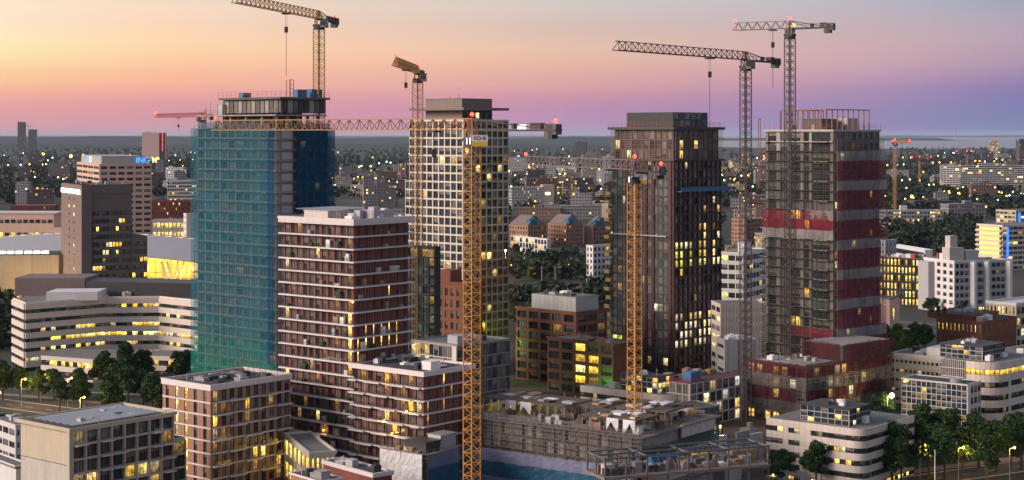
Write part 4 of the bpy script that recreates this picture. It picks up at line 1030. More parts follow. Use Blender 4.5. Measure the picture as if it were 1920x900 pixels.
# ---------------------------------------------------------------- the building site in the middle
def site_block():
    B = Bld('concrete_site_block', 'long unfinished concrete block under scaffolding with blue sheeting below', 'building', 1202, 369, 54, 842, 1345)
    b = B.main; W, L = B.WR, B.WL; zt = 16.0; fh = 3.2
    b.core(0, zt - .3, 'concrete', inset=0.8)
    for j in range(1, 6): b.slab(j * fh - .3, j * fh, 'site_concrete', 0.0, 'floor_slab')
    r = random.Random(3)
    for j in range(5):
        for i in range(18):
            u = L * i / 18
            b.put('L', 'column', MB().box(0, .5, 0, .5, 0, fh - .31).mesh('column', 'site_concrete'), u + .1, j * fh, .05)
            if r.random() < .55: b.put('L', 'wall_panel', MB().box(.55, L / 18 - .05, .3, .5, 0, fh - .32).mesh('wall_panel', r.choice(('site_concrete', 'dark_concrete', 'dark_concrete', 'site_concrete'))), u, j * fh)
    for k in range(3):
        scaffold(b, 'L', 0, zt + .8, 'scaffold_steel', -1.3, 1.8, 1.7, L * k / 3, L * (k + 1) / 3, boards='dark_concrete', bstep=1)
    # blue and lilac sheeting on the scaffold
    n = 14
    for i in range(n):
        u0, u1 = 3 + (L - 3) * i / n, 3 + (L - 3) * (i + 1) / n
        for (za, zb, m) in ((0, 3.0, 'sheet_lilac'), (3.0, 6.4, 'sheet_blue'), (6.4, 9.3, 'sheet_lilac')):
            q = MB(); g = 4
            q.v = [(u0 + (u1 - u0) * a / g, -1.62 - .16 * math.sin(math.pi * a / g) * r.uniform(.4, 1.2), za + (zb - za) * c / g + (r.uniform(-.12, .12) if c in (0, g) else 0)) for a in range(g + 1) for c in range(g + 1)]
            q.f = [(a*(g+1)+c, (a+1)*(g+1)+c, (a+1)*(g+1)+c+1, a*(g+1)+c+1) for a in range(g) for c in range(g)]; q.m = [0] * len(q.f)
            b.put('L', 'sheet_panel', q.mesh('sheet_panel', m), 0, 0)
    # right-hand face: precast arches, pale wall, green net
    for i in range(14):
        u = W * (.02 + i * .068)
        q = MB().box(0, .35, -.5, 0, 0, 2.2).box(.35, W * .068 - .1, -.5, -.1, 1.7, 2.2)
        for k in range(5):
            a0, a1 = math.pi * k / 5, math.pi * (k + 1) / 5; cx, rr = W * .034, W * .026
            q.bar((cx + rr * math.cos(a0), -.35, .9 + .7 * math.sin(a0)), (cx + rr * math.cos(a1), -.35, .9 + .7 * math.sin(a1)), .3)
        b.put('R', 'precast_arch', q.mesh('precast_arch', 'pale_concrete'), u, 8.6)
    b.put('R', 'wall_panel', MB().box(0, W * .97, -.4, 0, 4.6, 8.4).mesh('wall_panel', 'beige_panel'), 0, 0)
    netting(b, 'R', 0, W, 8, 11, 13.6, 1, 'net_dkgreen', off=-1.1, seed=161)
    b.put('R', 'wall_panel', MB().box(W * .5, W * .95, -.4, 0, 13.4, 16.6).mesh('wall_panel', 'pale_concrete'), 0, 0)
    b.slab(zt, zt + .12, 'site_concrete', .9, 'work_deck')
    railing(B.root, [(-.8, L), (-.8, -.8), (W, -.8)], zt + .1, 1.2, 'scaffold_steel', 1.6)
    # raised formwork decks with hanging white tarpaulins
    for (y0, y1, x0, x1, h) in ((2.0, 17.0, 1.2, 11.0, 3.4), (26.0, 50.0, 8.0, 20.0, 3.4), (18.5, 25, 13, 25, 3.2), (2, 16, 14, 27, 3.6)):
        z1 = zt + .12 + h
        part('formwork_deck', MB().box(x0, x1, y0, y1, z1 - .35, z1), 'brown_deck', B.root)
        q = MB()
        for a in range(int((y1 - y0) / 2.4) + 1):
            for c in range(int((x1 - x0) / 3) + 1):
                q.bar((x0 + .3 + c * 3, y0 + .3 + a * 2.4, zt + .12), (x0 + .3 + c * 3, y0 + .3 + a * 2.4, z1 - .35), .1)
        part('prop_frame', q, 'galvanised', B.root, kind='stuff')
        y = y0 + .3
        while y + 3.4 < y1:
            t = MB(); x = x0 - .05; zb = zt + .3
            e1, e2, e3, e4 = (r.uniform(0, .9) for _ in range(4)); t.v = [(x, y, z1 - .1), (x, y + 3.2, z1 - .1), (x - .1, y + 3.2, zb + e1), (x - .1, y + 2.6 + e2 * .4, zb + e3), (x - .25, y + 1.2 + e2, z1 - .6 - e4), (x - .1, y + .3, zb + e3 * e1), (x - .1, y, zb + e2)]
            t.f = [(0, 6, 5, 4), (0, 4, 1), (1, 4, 3, 2)]; t.m = [0, 0, 0]
            if r.random() < .6: part('tarpaulin', t, 'tarp_white', B.root)
            y += r.uniform(3.3, 5.0)
        for k in range(14):
            w = r.uniform(1.0, 3.5); xx, yy = r.uniform(x0, x1 - 3), r.uniform(y0, y1 - 3)
            part('board_stack', MB().box(xx, xx + w, yy, yy + r.uniform(1, 3), z1 + .01, z1 + r.uniform(.15, .5)), r.choice(('tarp_white', 'white_paint', 'timber', 'galvanised', 'dark_metal')), B.root)
    clutter(B.root, 1, W - 2, 1, L - 2, zt + .15, 70, 162, ('timber', 'white_paint', 'galvanised', 'pale_concrete', 'site_concrete', 'scaffold_rust', 'brown_deck', 'dark_metal'), 2.6, 1.8)
    # white sheeted corner block
    D = Bld('white_sheeted_block', 'square scaffold corner wrapped in torn white sheeting at the bottom of the site', 'building', 797, 374, 51, 718, 856)
    d = D.main; W2, L2 = D.WR, D.WL; z2 = ZY(852, 374)
    d.core(0, z2 - 1.5, 'concrete', inset=.9)
    for s_ in 'LR': scaffold(d, s_, 0, z2, 'scaffold_steel', -.7, 2.2, 2.0, boards='timber', bstep=1)
    for i in range(6):
        for j in range(4):
            u0 = L2 * i / 6; za = z2 * j / 4; g = 3
            q = MB(); q.v = [(u0 + L2 / 6 * a / g, -.95 - r.uniform(0, .18), za + z2 / 4 * c / g) for a in range(g + 1) for c in range(g + 1)]
            q.f = [(a*(g+1)+c, (a+1)*(g+1)+c, (a+1)*(g+1)+c+1, a*(g+1)+c+1) for a in range(g) for c in range(g)]; q.m = [0] * 9
            d.put('L', 'sheet_panel', q.mesh('sheet_panel', 'tarp_white'), 0, 0)
    for i in range(5):
        for (fa, fb, m) in ((0, .30, 'sheet_blue'), (.30, .72, 'sheet_blue'), (.72, 1.0, 'sheet_lilac')):
            q = MB().quad((W2 * i / 5, -.98, z2 * fa), (W2 * (i + 1) / 5, -.98, z2 * fa), (W2 * (i + 1) / 5, -.92, z2 * fb), (W2 * i / 5, -.92, z2 * fb))
            d.put('R', 'sheet_panel', q.mesh('sheet_panel', m), 0, 0)
    d.slab(z2 - 1.6, z2 - 1.3, 'timber', -.4, 'work_deck')
    part('site_cabin', MB().box(2, 7, 1.5, 8, z2 - 1.3, z2 + 2.0).box(1.7, 7.3, 1.2, 8.3, z2 + 2.0, z2 + 2.25), 'dark_metal', D.root)
    part('site_cabin', MB().box(7.6, 13, 2, 6, z2 - 1.3, z2 + 2.8).box(7.4, 13.2, 1.8, 6.2, z2 + 2.8, z2 + 3.0), 'galvanised', D.root)
    clutter(D.root, 1, W2 - 2, 1, L2 - 2, z2 - 1.3, 16, 163, ('timber', 'galvanised', 'white_paint', 'pale_concrete'), 2.5, 2.0)
    # steel frame deck in front
    S = Bld('steel_frame_deck', 'open steel frame with a concrete floor at the bottom of the building site', 'structure', 1133, 356, 22, 1080, 1445)
    W3, L3 = S.WR, 10.0; zf = ZY(897, 356)
    part('floor_slab', MB().box(0, W3, 0, L3, zf - .5, zf), 'site_concrete', S.root)
    n = 9
    for i in range(n):
        x = .4 + (W3 - .8) * i / (n - 1)
        for y in (.4, L3 * .5, L3 - .4):
            part('steel_column', MB().box(x - .17, x + .17, y - .17, y + .17, 0 if y < 1 else zf, zf + 3.8), 'steel_grey', S.root)
    for y in (.4, L3 * .5, L3 - .4):
        part('steel_beam', MB().box(0, W3, y - .15, y + .15, zf + 3.8, zf + 4.2), 'steel_grey', S.root)
    for i in range(0, n, 2):
        x = .4 + (W3 - .8) * i / (n - 1); part('steel_beam', MB().box(x - .15, x + .15, .6, L3 - .5, zf + 3.85, zf + 4.15), 'steel_grey', S.root)
    railing(S.root, [(0, .1), (W3, .1)], zf, 1.1, 'scaffold_rust', 1.6)
    for k, (fx, y, w, l, h, m, nm, lb) in enumerate(((.34, 5.2, 6, 2.6, 2.6, 'container_blue', 'site_container', 'blue steel site container under the open steel frame'),
                                              (.60, 4.6, 3.4, 2.2, 2.6, 'container_yellow', 'site_container', 'bright yellow site container on the steel frame deck'),
                                              (.83, 5.0, 6, 2.4, 2.6, 'timber', 'formwork_crate', 'brown slatted formwork crate at the far end of the steel frame deck'))):
        x = W3 * fx; q = MB().box(x, x + w, y, y + l, zf + .02, zf + h)
        for t in range(int(w / .45)): q.box(x + .1 + t * .45, x + .3 + t * .45, y - .06, y + l + .06, zf + .15, zf + h - .15)
        c = part(nm, q, m, None); tag(c, lb, 'container'); c.location = S.root.location; c.rotation_euler = S.root.rotation_euler
        x0, y0, z0 = x, y, zf
    clutter(S.root, 1, W3 - 3, 1.5, L3 - 3, zf + .02, 90, 164, ('timber', 'galvanised', 'white_paint', 'pale_concrete', 'concrete', 'dark_metal', 'scaffold_rust', 'brown_deck', 'site_concrete', 'dark_concrete', 'dark_concrete'), 2.2, 2.2)
    q = MB()
    for k in range(60):
        x, y = r.uniform(0, W3), r.uniform(0, L3); a = r.uniform(0, 3.1); l = r.uniform(1, 3)
        q.bar((x, y, zf + .1 + r.random() * .4), (x + l * math.cos(a), y + l * math.sin(a), zf + .1 + r.random() * 1.6), .09)
    part('loose_bars', q, 'scaffold_rust', S.root, kind='stuff')
    # precast walls standing behind the frame
    for k in range(9):
        X, Y = XY(1235 + k * 21, 398 + (k % 3) * 9)
        q = MB().box(0, 5.5, 0, .5, 0, 7.5 + (k * 37 % 5) * .7).box(.6, 1.4, -.6, 0, 0, 3)
        o = part('precast_wall', q, ('pale_concrete', 'concrete', 'white_panel')[k % 3], None, (X, Y, 0), R(40 + 8 * (k % 2)))
        tag(o, 'standing concrete wall slab on the site behind the steel frame, %s counted from the yellow crane mast' % ORD[k], 'wall', 'precast walls on the building site')
    for k in range(16):
        X, Y = XY(1230 + 12.5 * (k + r.random()), 405 + r.random() * 60)
        h = r.uniform(1.5, 5)
        q = MB().box(0, r.uniform(1.5, 4), 0, r.uniform(1.5, 4), 0, h * .6).box(.2, 1.4, .2, 1.4, h * .6, h)
        o = part('material_stack', q, r.choice(('timber', 'pale_concrete', 'concrete', 'container_blue', 'dark_metal')), None, (X, Y, 0), r.random())
        tag(o, 'stack of building material behind the steel frame deck, %s from the left' % ORD[k], 'stack', 'stacks of material on the site ground')
site_block()

def curved_wall(B, pts, z0, z1, m, name, t=.3):
    q = MB()
    for a, c in zip(pts[:-1], pts[1:]):
        q.quad((*a, z0), (*c, z0), (*c, z1), (*a, z1))
    return part(name, q, m, B.root)

def round_office(name, label, px, d, aR, lpx, rpx, pyt, nf, rad, seed, spec, glassbox, wall='beige_panel', floorh=None, litp=.05):
    """pale panelled office with ribbon windows and a rounded front corner"""
    B = Bld(name, label, 'building', px, d, aR, lpx, rpx); W, L = B.WR, B.WL; zt = ZY(pyt, d); fh = floorh or zt / nf; r = random.Random(seed)
    path = [(0, L), (0, rad)]
    for k in range(1, 7):
        a = math.pi + (math.pi / 2) * k / 7; path.append((rad + rad * math.cos(a), rad + rad * math.sin(a)))
    path += [(rad, 0), (W, 0)]
    inner = [(x + .25 * (1 if x < rad else 0) , y + .25 * (1 if y < rad else 0)) for x, y in path]
    part('core', MB().prism(inner + [(W, L)], 0, zt - .3), 'dark_concrete', B.root)
    part('roof', MB().prism(inner + [(W, L)], zt - .3, zt - .15), 'roof_gravel', B.root)
    # walk along the path, lay panels and windows
    segs = []; step = 1.5
    for a, c in zip(path[:-1], path[1:]):
        D = math.hypot(c[0] - a[0], c[1] - a[1]); n = max(1, round(D / step))
        for i in range(n):
            segs.append(((a[0] + (c[0] - a[0]) * i / n, a[1] + (c[1] - a[1]) * i / n), (a[0] + (c[0] - a[0]) * (i + 1) / n, a[1] + (c[1] - a[1]) * (i + 1) / n)))
    pm = {}
    nL = sum(1 for a, c in segs if c[1] >= rad - .01 and a[0] < .01)
    for si, (a, c) in enumerate(segs):
        ang = math.atan2(c[1] - a[1], c[0] - a[0]); w = math.hypot(c[0] - a[0], c[1] - a[1])
        for j in range(nf):
            k = ('p', round(w, 2))
            if k not in pm: pm[k] = MB().box(.012, w - .012, -.06, .12, 0, fh * .58).mesh('panel', wall)
            link('panel', pm[k], B.root, (a[0], a[1], j * fh + (fh * .42 if 1 else 0)), ang)
            if j == 0: 
                kk = ('b', round(w, 2))
                if kk not in pm: pm[kk] = MB().box(.012, w - .012, -.06, .12, 0, fh * .12).mesh('panel', wall)
                link('panel', pm[kk], B.root, (a[0], a[1], 0), ang)
            v = spec(si, j, nL, len(segs), r)
            if v == 'wall':
                kk = ('w', round(w, 2))
                if kk not in pm: pm[kk] = MB().box(.012, w - .012, -.058, .12, 0, fh * .42 - .004).mesh('panel', wall)
                link('panel', pm[kk], B.root, (a[0], a[1], j * fh), ang)
            else:
                link('window', win(w, fh * .42 - .02, v), B.root, (a[0], a[1], j * fh + .01 + (fh * .12 if j == 0 else 0)), ang)
    if glassbox:
        x0, x1, y0, y1, h = glassbox
        g = Block(B.root, x0, x1, y0, y1); g.core(zt - .2, zt + h - .3, 'dark_concrete', 'penthouse')
        pk = picker(('glass_blue', 'glass_dark', 'glass_blue'), ('lit_warm', 'lit_yellow'), litp, .1, seed=seed + 1)
        g.grid('L', zt - .15, h / 3, 3, max(3, int((y1 - y0) / 1.7)), 'frame_white', pk, pier=.14, sp=.16, depth=.1)
        g.grid('R', zt - .15, h / 3, 3, max(3, int((x1 - x0) / 1.7)), 'frame_white', pk, pier=.14, sp=.16, depth=.1)
        part('penthouse_roof', MB().box(x0 - .2, x1 + .2, y0 - .2, y1 + .2, zt + h - .3, zt + h), 'roof_felt', B.root)
        clutter(B.root, x0 + 1, x1 - 2, y0 + 1, y1 - 2, zt + h, 4, seed + 2, smax=2, hmax=1.0)
    clutter(B.root, 2, W - 3, 2, L - 3, zt - .15, 5, seed + 3, ('white_paint', 'galvanised', 'white_paint'), 2.4, 1.8)
    return B
def spec_front(si, j, nL, n, r):
    if si < 3: return 'lit_yellow' if (j in (0,) or (j == 4 and si == 2)) and r.random() < .6 else 'glass_dark'
    if si in (3, 6) or si == 7: return 'wall' if si != 4 else 'glass_dark'
    if si in (4, 5): return 'glass_blue' if r.random() < .8 else 'lit_warm'
    x = r.random()
    if j == 3 and 8 <= si < nL - 1: return 'lit_warm' if x < .75 else 'glass_dark'
    if j == 4 and si < nL: return 'lit_dim' if x < .35 else 'glass_dark'
    if j == 2 and si < nL: return 'lit_yellow' if x < .3 else 'glass_dark'
    if j == 0: return 'lit_yellow' if x < .5 else 'glass_dark'
    return 'glass_dark' if x < .93 else 'glass_curtain'
B = round_office('beige_ribbon_office', 'beige office with ribbon windows, rounded corner and glazed penthouse above the dark trees', 1618, 387, 50, 1437, 1714, 806, 5, 3.0, 200, spec_front, (2.5, 13, 5.0, 18, 4.0))
def spec_mid(si, j, nL, n, r): return 'glass_dark' if r.random() < .9 else 'lit_dim'
B = round_office('round_front_office', 'pale panelled office with a rounded end and small glass penthouse behind the site block', 1252, 432, 50, 1088, 1268, 742, 5, 4.0, 210, spec_mid, (1.2, 6.5, 4, 16, 4.4), litp=.35)

def green_wing():
    B = Bld('green_glass_wing', 'low brown roofed wing with a green glass end beside the white frame podium', 'building', 1300, 418, 38, 1256, 1348)
    b = B.main; zt = ZY(768, 418); W, L = B.WR, B.WL
    b.core(0, zt, 'dark_concrete')
    b.grid('R', 0, zt / 6, 6, 9, 'frame_grey', picker(('glass_green', 'glass_green', 'glass_dark'), ('lit_green',), .02, .05, seed=221), pier=.12, sp=.2, depth=.12)
    b.put('L', 'wall_panel', MB().box(0, L, -.2, 0, 0, zt).mesh('wall_panel', 'pale_concrete'), 0, 0)
    b.roof(zt + .02, 'brown_deck'); b.parapet(zt, zt + .4, 'galvanised', .2, .3)
green_wing()

# ---------------------------------------------------------------- offices on the right
def right_offices():
    B = Bld('white_strip_office', 'low white office with dark window strips beside the blinding street light', 'building', 1770, 505, 50, 1671, 1800)
    b = B.main; zt = ZY(672, 505); fh = (zt - .6) / 5; W, L = B.WR, B.WL
    b.core(0, zt, 'white_panel')
    b.grid('L', 0, fh, 5, 12, 'beige_panel', picker(('glass_dark',), ('lit_warm',), .05, .1, seed=231), pier=.5, sp=2.0, depth=.25, mul=1)
    b.parapet(zt - .6, zt + .4, 'white_panel', .26, .4); b.roof(zt + .02, 'roof_gravel')
    part('plant_room', MB().box(1, W * .9, 1, L * .35, zt + .1, zt + 2.8), 'white_panel', B.root)
    clutter(B.root, 2, W - 2, L * .4, L - 2, zt + .1, 6, 232)
    def spec(si, j, nL, n, r):
        if si < nL - 6: return 'glass_blue' if r.random() < .92 else 'lit_dim'
        if j == 5: return 'lit_yellow' if r.random() < .8 else 'lit_warm'
        if si == nL + 8: return 'wall'
        return 'glass_dark' if r.random() < .93 else 'lit_dim'
    C = round_office('curved_corner_office', 'beige office with a wide curved corner and one lit yellow storey at the photo edge', 1866, 452, 46, 1766, 1975, 682, 6, 6.0, 240, spec, (4, 17, 6, 19, 3.8), litp=.06)
    c = C.main; zt = ZY(682, 452)
    g = Block(C.root, 0, 3, 9.0, C.WL)
    g.grid('L', 0, zt / 9, 9, 12, 'frame_white', picker(('glass_blue', 'glass_blue', 'glass_dark'), ('lit_dim',), .05, .1, seed=241), pier=.14, sp=.16, depth=.5, pname='curtain_wall_pane')
    D = Bld('glass_cube_office', 'cube of dark mirror glass squares with white bars in front of the curved office', 'building', 1813, 436, 50, 1691, 1838)
    d = D.main; zt = ZY(723, 436); W, L = D.WR, D.WL
    d.core(0, zt, 'black_clad')
    def sp(i, j): return 'lit_dim' if (i, j) in ((7, 6), (8, 6), (7, 5), (8, 5), (3, 8)) else ('lit_yellow' if (i, j) == (4, 9) else None)
    d.grid('L', 0, zt / 11, 11, 13, 'frame_white', picker(('glass_blue', 'glass_dark', 'glass_blue'), ('lit_dim',), .03, .03, seed=242, special=sp), pier=.15, sp=.17, depth=.12, pname='mirror_pane')
    d.put('R', 'white_pier', MB().box(0, 1.6, -.3, 0, 0, zt).mesh('white_pier', 'white_panel'), 0, 0)
    d.grid('R', 0, zt / 6, 6, 3, 'beige_panel', picker(('glass_dark',), ('lit_dim',), .05, .1, seed=243), u0=1.7, pier=.6, sp=1.2, depth=.2)
    d.roof(zt + .02, 'roof_felt'); d.parapet(zt, zt + .35, 'frame_white', .13, .25)
    part('roof_hatch', MB().cyl(W * .4, L * .25, zt + .1, zt + 1.2, 1.6, 12), 'galvanised', D.root)
    E = Bld('brown_brick_school', 'terracotta brick building with small upright lit windows and a set-back top storey', 'building', 1841, 525, 46, 1757, 1904)
    e = E.main; zt = ZY(606, 525); fh = zt / 6; W, L = E.WR, E.WL
    e.core(0, zt, 'orange_brick')
    e.grid('L', 0, fh, 6, 11, 'orange_brick', picker(('glass_dark',), ('lit_warm',), .06, .1, seed=251, special=lambda i, j: ('lit_warm' if i % 4 != 1 else 'lit_yellow') if j == 5 else None), pier=1.1, sp=1.6, depth=.3)
    e.grid('R', 0, fh, 6, 13, 'orange_brick', picker(('glass_dark',), ('lit_yellow',), .06, .1, seed=252, special=lambda i, j: 'lit_yellow' if j == 5 and i > 3 else ('lit_warm' if j == 5 and i % 2 else None)), pier=1.2, sp=1.6, depth=.3)
    e.roof(zt + .02, 'roof_felt'); e.parapet(zt, zt + .5, 'orange_brick', .3, .3)
    u = Block(E.root, W * .12, W * .9, L * .3, L + 5); zu = ZY(584, 545)
    u.core(zt, zu, 'orange_brick', 'upper_storey'); u.roof(zu + .01, 'roof_felt'); u.parapet(zu, zu + .4, 'orange_brick', .1, .3)
    for i in range(3): u.put('L', 'window', win(1.2, 2.6, 'glass_dark'), 1 + i * 2.3, zt + 1.4, -.06)
    clutter(E.root, W * .2, W * .8, L * .4, L, zu + .1, 6, 253); clutter(E.root, 1, W * .8, 1, L * .25, zt + .1, 3, 254)
    # beige blocks at the edge of the photograph
    F1 = Bld('beige_edge_block', 'beige block with a long pale roof just behind the terracotta building', 'building', 1905, 585, 40, 1850, 2010)
    f = F1.main; zt = ZY(573, 585); f.core(0, zt, 'beige_render')
    f.grid('L', 0, zt / 6, 6, 8, 'beige_render', picker(('glass_dark',), ('lit_warm', 'lit_yellow'), .3, .1, seed=261), pier=.8, sp=1.4, depth=.25); f.grid('R', 0, zt / 6, 6, 14, 'beige_render', picker(('glass_dark',), ('lit_warm',), .25, .1, seed=262), pier=.8, sp=1.4, depth=.25)
    f.roof(zt + .02, 'white_panel'); f.parapet(zt, zt + .9, 'white_panel', .3, .4)
    F2 = Bld('yellow_lit_edge_block', 'narrow pale block with bright yellow windows between terracotta building and photo edge', 'building', 1908, 500, 44, 1880, 1990)
    f = F2.main; zt = ZY(660, 500); f.core(0, zt, 'cream_panel')
    f.grid('L', 0, zt / 5, 5, 4, 'cream_panel', picker(('glass_dark',), ('lit_yellow',), .5, .1, seed=263), pier=.8, sp=1.1, depth=.25); f.grid('R', 0, zt / 5, 5, 9, 'cream_panel', picker(('lit_yellow',), ('lit_yellow',), .5, .0, seed=264), pier=.7, sp=1.1, depth=.25)
    f.roof(zt + .02, 'roof_gravel'); f.parapet(zt, zt + .6, 'cream_panel', .3, .4)
    # grey faceted office
    O = Bld('grey_faceted_office', 'pale grey office with dark square windows and folded bays behind the terracotta building', 'building', 1790, 770, 20, 1733, 1892)
    o = O.main; zt = ZY(492, 770); fh = zt / 7; W, L = O.WR, O.WL
    o.core(0, zt, 'grey_panel')
    def sp(i, j): return ('lit_yellow' if i % 5 != 4 else None) if j == 0 else None
    o.grid('R', 0, fh, 7, 12, 'grey_panel', picker(('glass_dark',), ('lit_dim',), .02, .08, seed=271, special=sp), pier=.5, sp=1.5, depth=.4)
    o.grid('L', 0, fh, 7, 5, 'white_panel', picker(('glass_dark',), ('lit_dim',), .02, .05, seed=272, special=lambda i, j: None), pier=2.2, sp=1.5, depth=.3)
    for k, u in enumerate((W * .27, W * .52, W * .93)):
        o.put('R', 'pier', MB().prism([(0, 0), (1.2, -1.6), (2.6, -1.6), (3.2, 0)], 0, zt).mesh('pier', 'white_panel'), u, 0, -.41)
    o.put('L', 'stair_tower', MB().box(0, L * .35, -3.5, -.31, 0, zt - .8).mesh('stair_tower', 'grey_panel'), 0, 0)
    o.roof(zt + .02, 'roof_gravel'); o.parapet(zt, zt + .8, 'white_panel', .4, .4)
    part('plant_room', MB().box(0, 8, 4, 10, zt + .1, zt + 6.5).box(1, 5, 5, 9, zt + 6.5, zt + 12), 'pale_concrete', O.root)
    part('plant_room', MB().box(9, 16, 4, 10, zt + .1, zt + 5), 'grey_panel', O.root)
    clutter(O.root, 2, W - 4, 3, L - 3, zt + .1, 16, 273, ('white_paint', 'galvanised', 'container_blue', 'tank_red', 'grey_panel'), 4, 3)
    Y = Bld('yellow_lit_office', 'dark framed office with tall bright yellow windows right of the striped tower', 'building', 1737, 800, 62, 1642, 1748)
    y = Y.main; zt = ZY(486, 800); y.core(0, zt, 'dark_concrete')
    y.grid('L', 0, zt / 6, 6, 14, 'black_clad', picker(('lit_yellow', 'lit_yellow', 'glass_dark'), ('lit_yellow',), .5, .05, cur='lit_green', seed=281), pier=.9, sp=1.0, depth=.4)
    y.roof(zt + .02, 'roof_gravel'); clutter(Y.root, 1, Y.WR - 1, 2, Y.WL - 2, zt + .1, 14, 282, ('white_paint', 'tank_red', 'galvanised'), 4, 2)
    T_ = Bld('pink_stair_tower', 'small pinkish tower with a slanted roof and one lit window beside the striped tower', 'building', 1668, 640, 50, 1652, 1687)
    t = T_.main; zt = ZY(562, 640); t.core(0, zt, 'pink_stone'); part('roof', MB().prism([(0, 0), (T_.WR, 0), (T_.WR, T_.WL), (0, T_.WL)], zt, zt + .2).bar((0, 0, zt + .2), (T_.WR, 0, zt + 1.4), .5), 'taupe_stone', T_.root)
    t.put('R', 'window', win(1.2, 4.5, 'lit_yellow'), T_.WR * .3, zt - 8, -.06)
right_offices()

# ---------------------------------------------------------------- offices and station on the left
def left_offices():
    # curved ribbon office: a folded line of white bands
    pts = [XY(24, 600), XY(47, 583), XY(197, 604), XY(299, 606), XY(378, 590), XY(440, 575)]
    cx, cy = pts[1]; root = thing('curved_ribbon_office', 'long pale office with a folded front and yellow lit window ribbons behind the trees', 'building', (cx, cy, 0))
    loc = [(x - cx, y - cy) for x, y in pts]; zt = ZY(570, 583); nf = 7; fh = zt / nf
    back = [(loc[-1][0], loc[-1][1] + 40), (loc[0][0] + 5, loc[0][1] + 45)]
    part('core', MB().prism([(x, y + .3) for x, y in loc] + back, 0, zt - .3), 'dark_concrete', root)
    part('roof', MB().prism([(x, y + .3) for x, y in loc] + back, zt - .3, zt - .1), 'roof_gravel', root)
    r = random.Random(41); pm = {}
    for s_, (a, c) in enumerate(zip(loc[:-1], loc[1:])):
        D = math.hypot(c[0] - a[0], c[1] - a[1]); n = max(1, round(D / 2.0)); ang = math.atan2(c[1] - a[1], c[0] - a[0]); w = D / n
        for j in range(nf):
            z = j * fh + fh * .40
            part('band', MB().box(0, D, -.5, .3, 0, fh * .60), 'beige_panel', root, (a[0], a[1], z), ang)
            if s_ == 0 and True:
                k = None
            for i in range(n):
                t = i / n; x = r.random(); kind = 'glass_dark'
                if s_ == 0: kind = 'glass_dark'
                else:
                    pl = {2: .8 if s_ == 1 and t > .4 else .3, 3: .9 if (s_ == 1 and t > .25) or s_ == 2 else .6 if s_ > 2 else .1, 4: .75 if (s_ == 1 and t > .6) or s_ == 2 else .04, 5: .18 if s_ > 1 else .06, 6: .4 if s_ == 2 else .0, 1: .85 if s_ < 3 else .3, 0: .2}[j]
                    if x < pl: kind = 'lit_yellow' if r.random() < .65 else 'lit_warm'
                    elif x < pl + .2: kind = 'glass_curtain'
                px, py = a[0] + (c[0] - a[0]) * t, a[1] + (c[1] - a[1]) * t
                link('window', win(w, fh * .40 - .01, kind), root, (px, py, j * fh + .005), ang)
    part('parapet', MB().prism([(x, y + .4) for x, y in loc] + [(x, y + 1.0) for x, y in reversed(loc)], zt, zt + .5), 'beige_panel', root)
    # roof storey of dark sheet
    part('roof_storey', MB().prism([(loc[2][0] - 28, loc[2][1] + 14), (loc[4][0], loc[4][1] + 14), (loc[4][0], loc[4][1] + 30), (loc[2][0] - 28, loc[2][1] + 32)], zt - .1, zt + 5.2), 'dark_metal', root)
    part('roof_storey', MB().prism([(loc[2][0] - 36, loc[2][1] + 10), (loc[2][0] - 10, loc[2][1] + 10), (loc[2][0] - 10, loc[2][1] + 30), (loc[2][0] - 36, loc[2][1] + 30)], zt - .1, zt + 6.4), 'taupe_stone', root)
    part('roof_storey', MB().prism([(loc[1][0] + 4, loc[1][1] + 12), (loc[1][0] + 22, loc[1][1] + 14), (loc[1][0] + 22, loc[1][1] + 28), (loc[1][0] + 4, loc[1][1] + 26)], zt - .1, zt + 3.0), 'white_panel', root)
    clutter(root, loc[1][0] + 8, loc[3][0], loc[2][1] + 3, loc[2][1] + 9, zt - .1, 9, 45, ('white_paint', 'galvanised', 'beige_panel'), 3, 2)
    # low wing in front
    wl = [XY(78, 566), XY(175, 556), XY(262, 566), XY(380, 560)]; wx, wy = wl[0]
    wr = thing('low_ribbon_wing', 'low flat-roofed wing with one long lit window ribbon in front of the folded office', 'building', (wx, wy, 0))
    lw = [(x - wx, y - wy) for x, y in wl]; zw = ZY(674, 558); 
    part('core', MB().prism([(x, y + .3) for x, y in lw] + [(lw[-1][0], lw[-1][1] + 20), (lw[0][0], lw[0][1] + 20)], 0, zw - .2), 'dark_concrete', wr)
    part('roof', MB().prism([(x, y + .3) for x, y in lw] + [(lw[-1][0], lw[-1][1] + 20), (lw[0][0], lw[0][1] + 20)], zw - .2, zw), 'roof_gravel', wr)
    for s_, (a, c) in enumerate(zip(lw[:-1], lw[1:])):
        D = math.hypot(c[0] - a[0], c[1] - a[1]); n = max(1, round(D / 1.8)); ang = math.atan2(c[1] - a[1], c[0] - a[0]); w = D / n
        part('band', MB().box(0, D, -.4, .3, zw - 1.1, zw + .3), 'beige_panel', wr, (a[0], a[1], 0), ang)
        part('band', MB().box(0, D, -.4, .3, zw - 4.6, zw - 2.9), 'beige_panel', wr, (a[0], a[1], 0), ang)
        part('band', MB().box(0, D, -.3, .3, 0, zw - 6.8), 'beige_panel', wr, (a[0], a[1], 0), ang)
        for i in range(n):
            t = i / n; x = r.random()
            link('window', win(w, 1.78, 'lit_yellow' if x < (.75 if s_ < 2 else .5) else 'glass_dark'), wr, (a[0] + (c[0] - a[0]) * t, a[1] + (c[1] - a[1]) * t, zw - 2.89), ang)
            link('window', win(w, 2.1, 'glass_dark' if x < .85 else 'lit_dim'), wr, (a[0] + (c[0] - a[0]) * t, a[1] + (c[1] - a[1]) * t, zw - 6.75), ang)
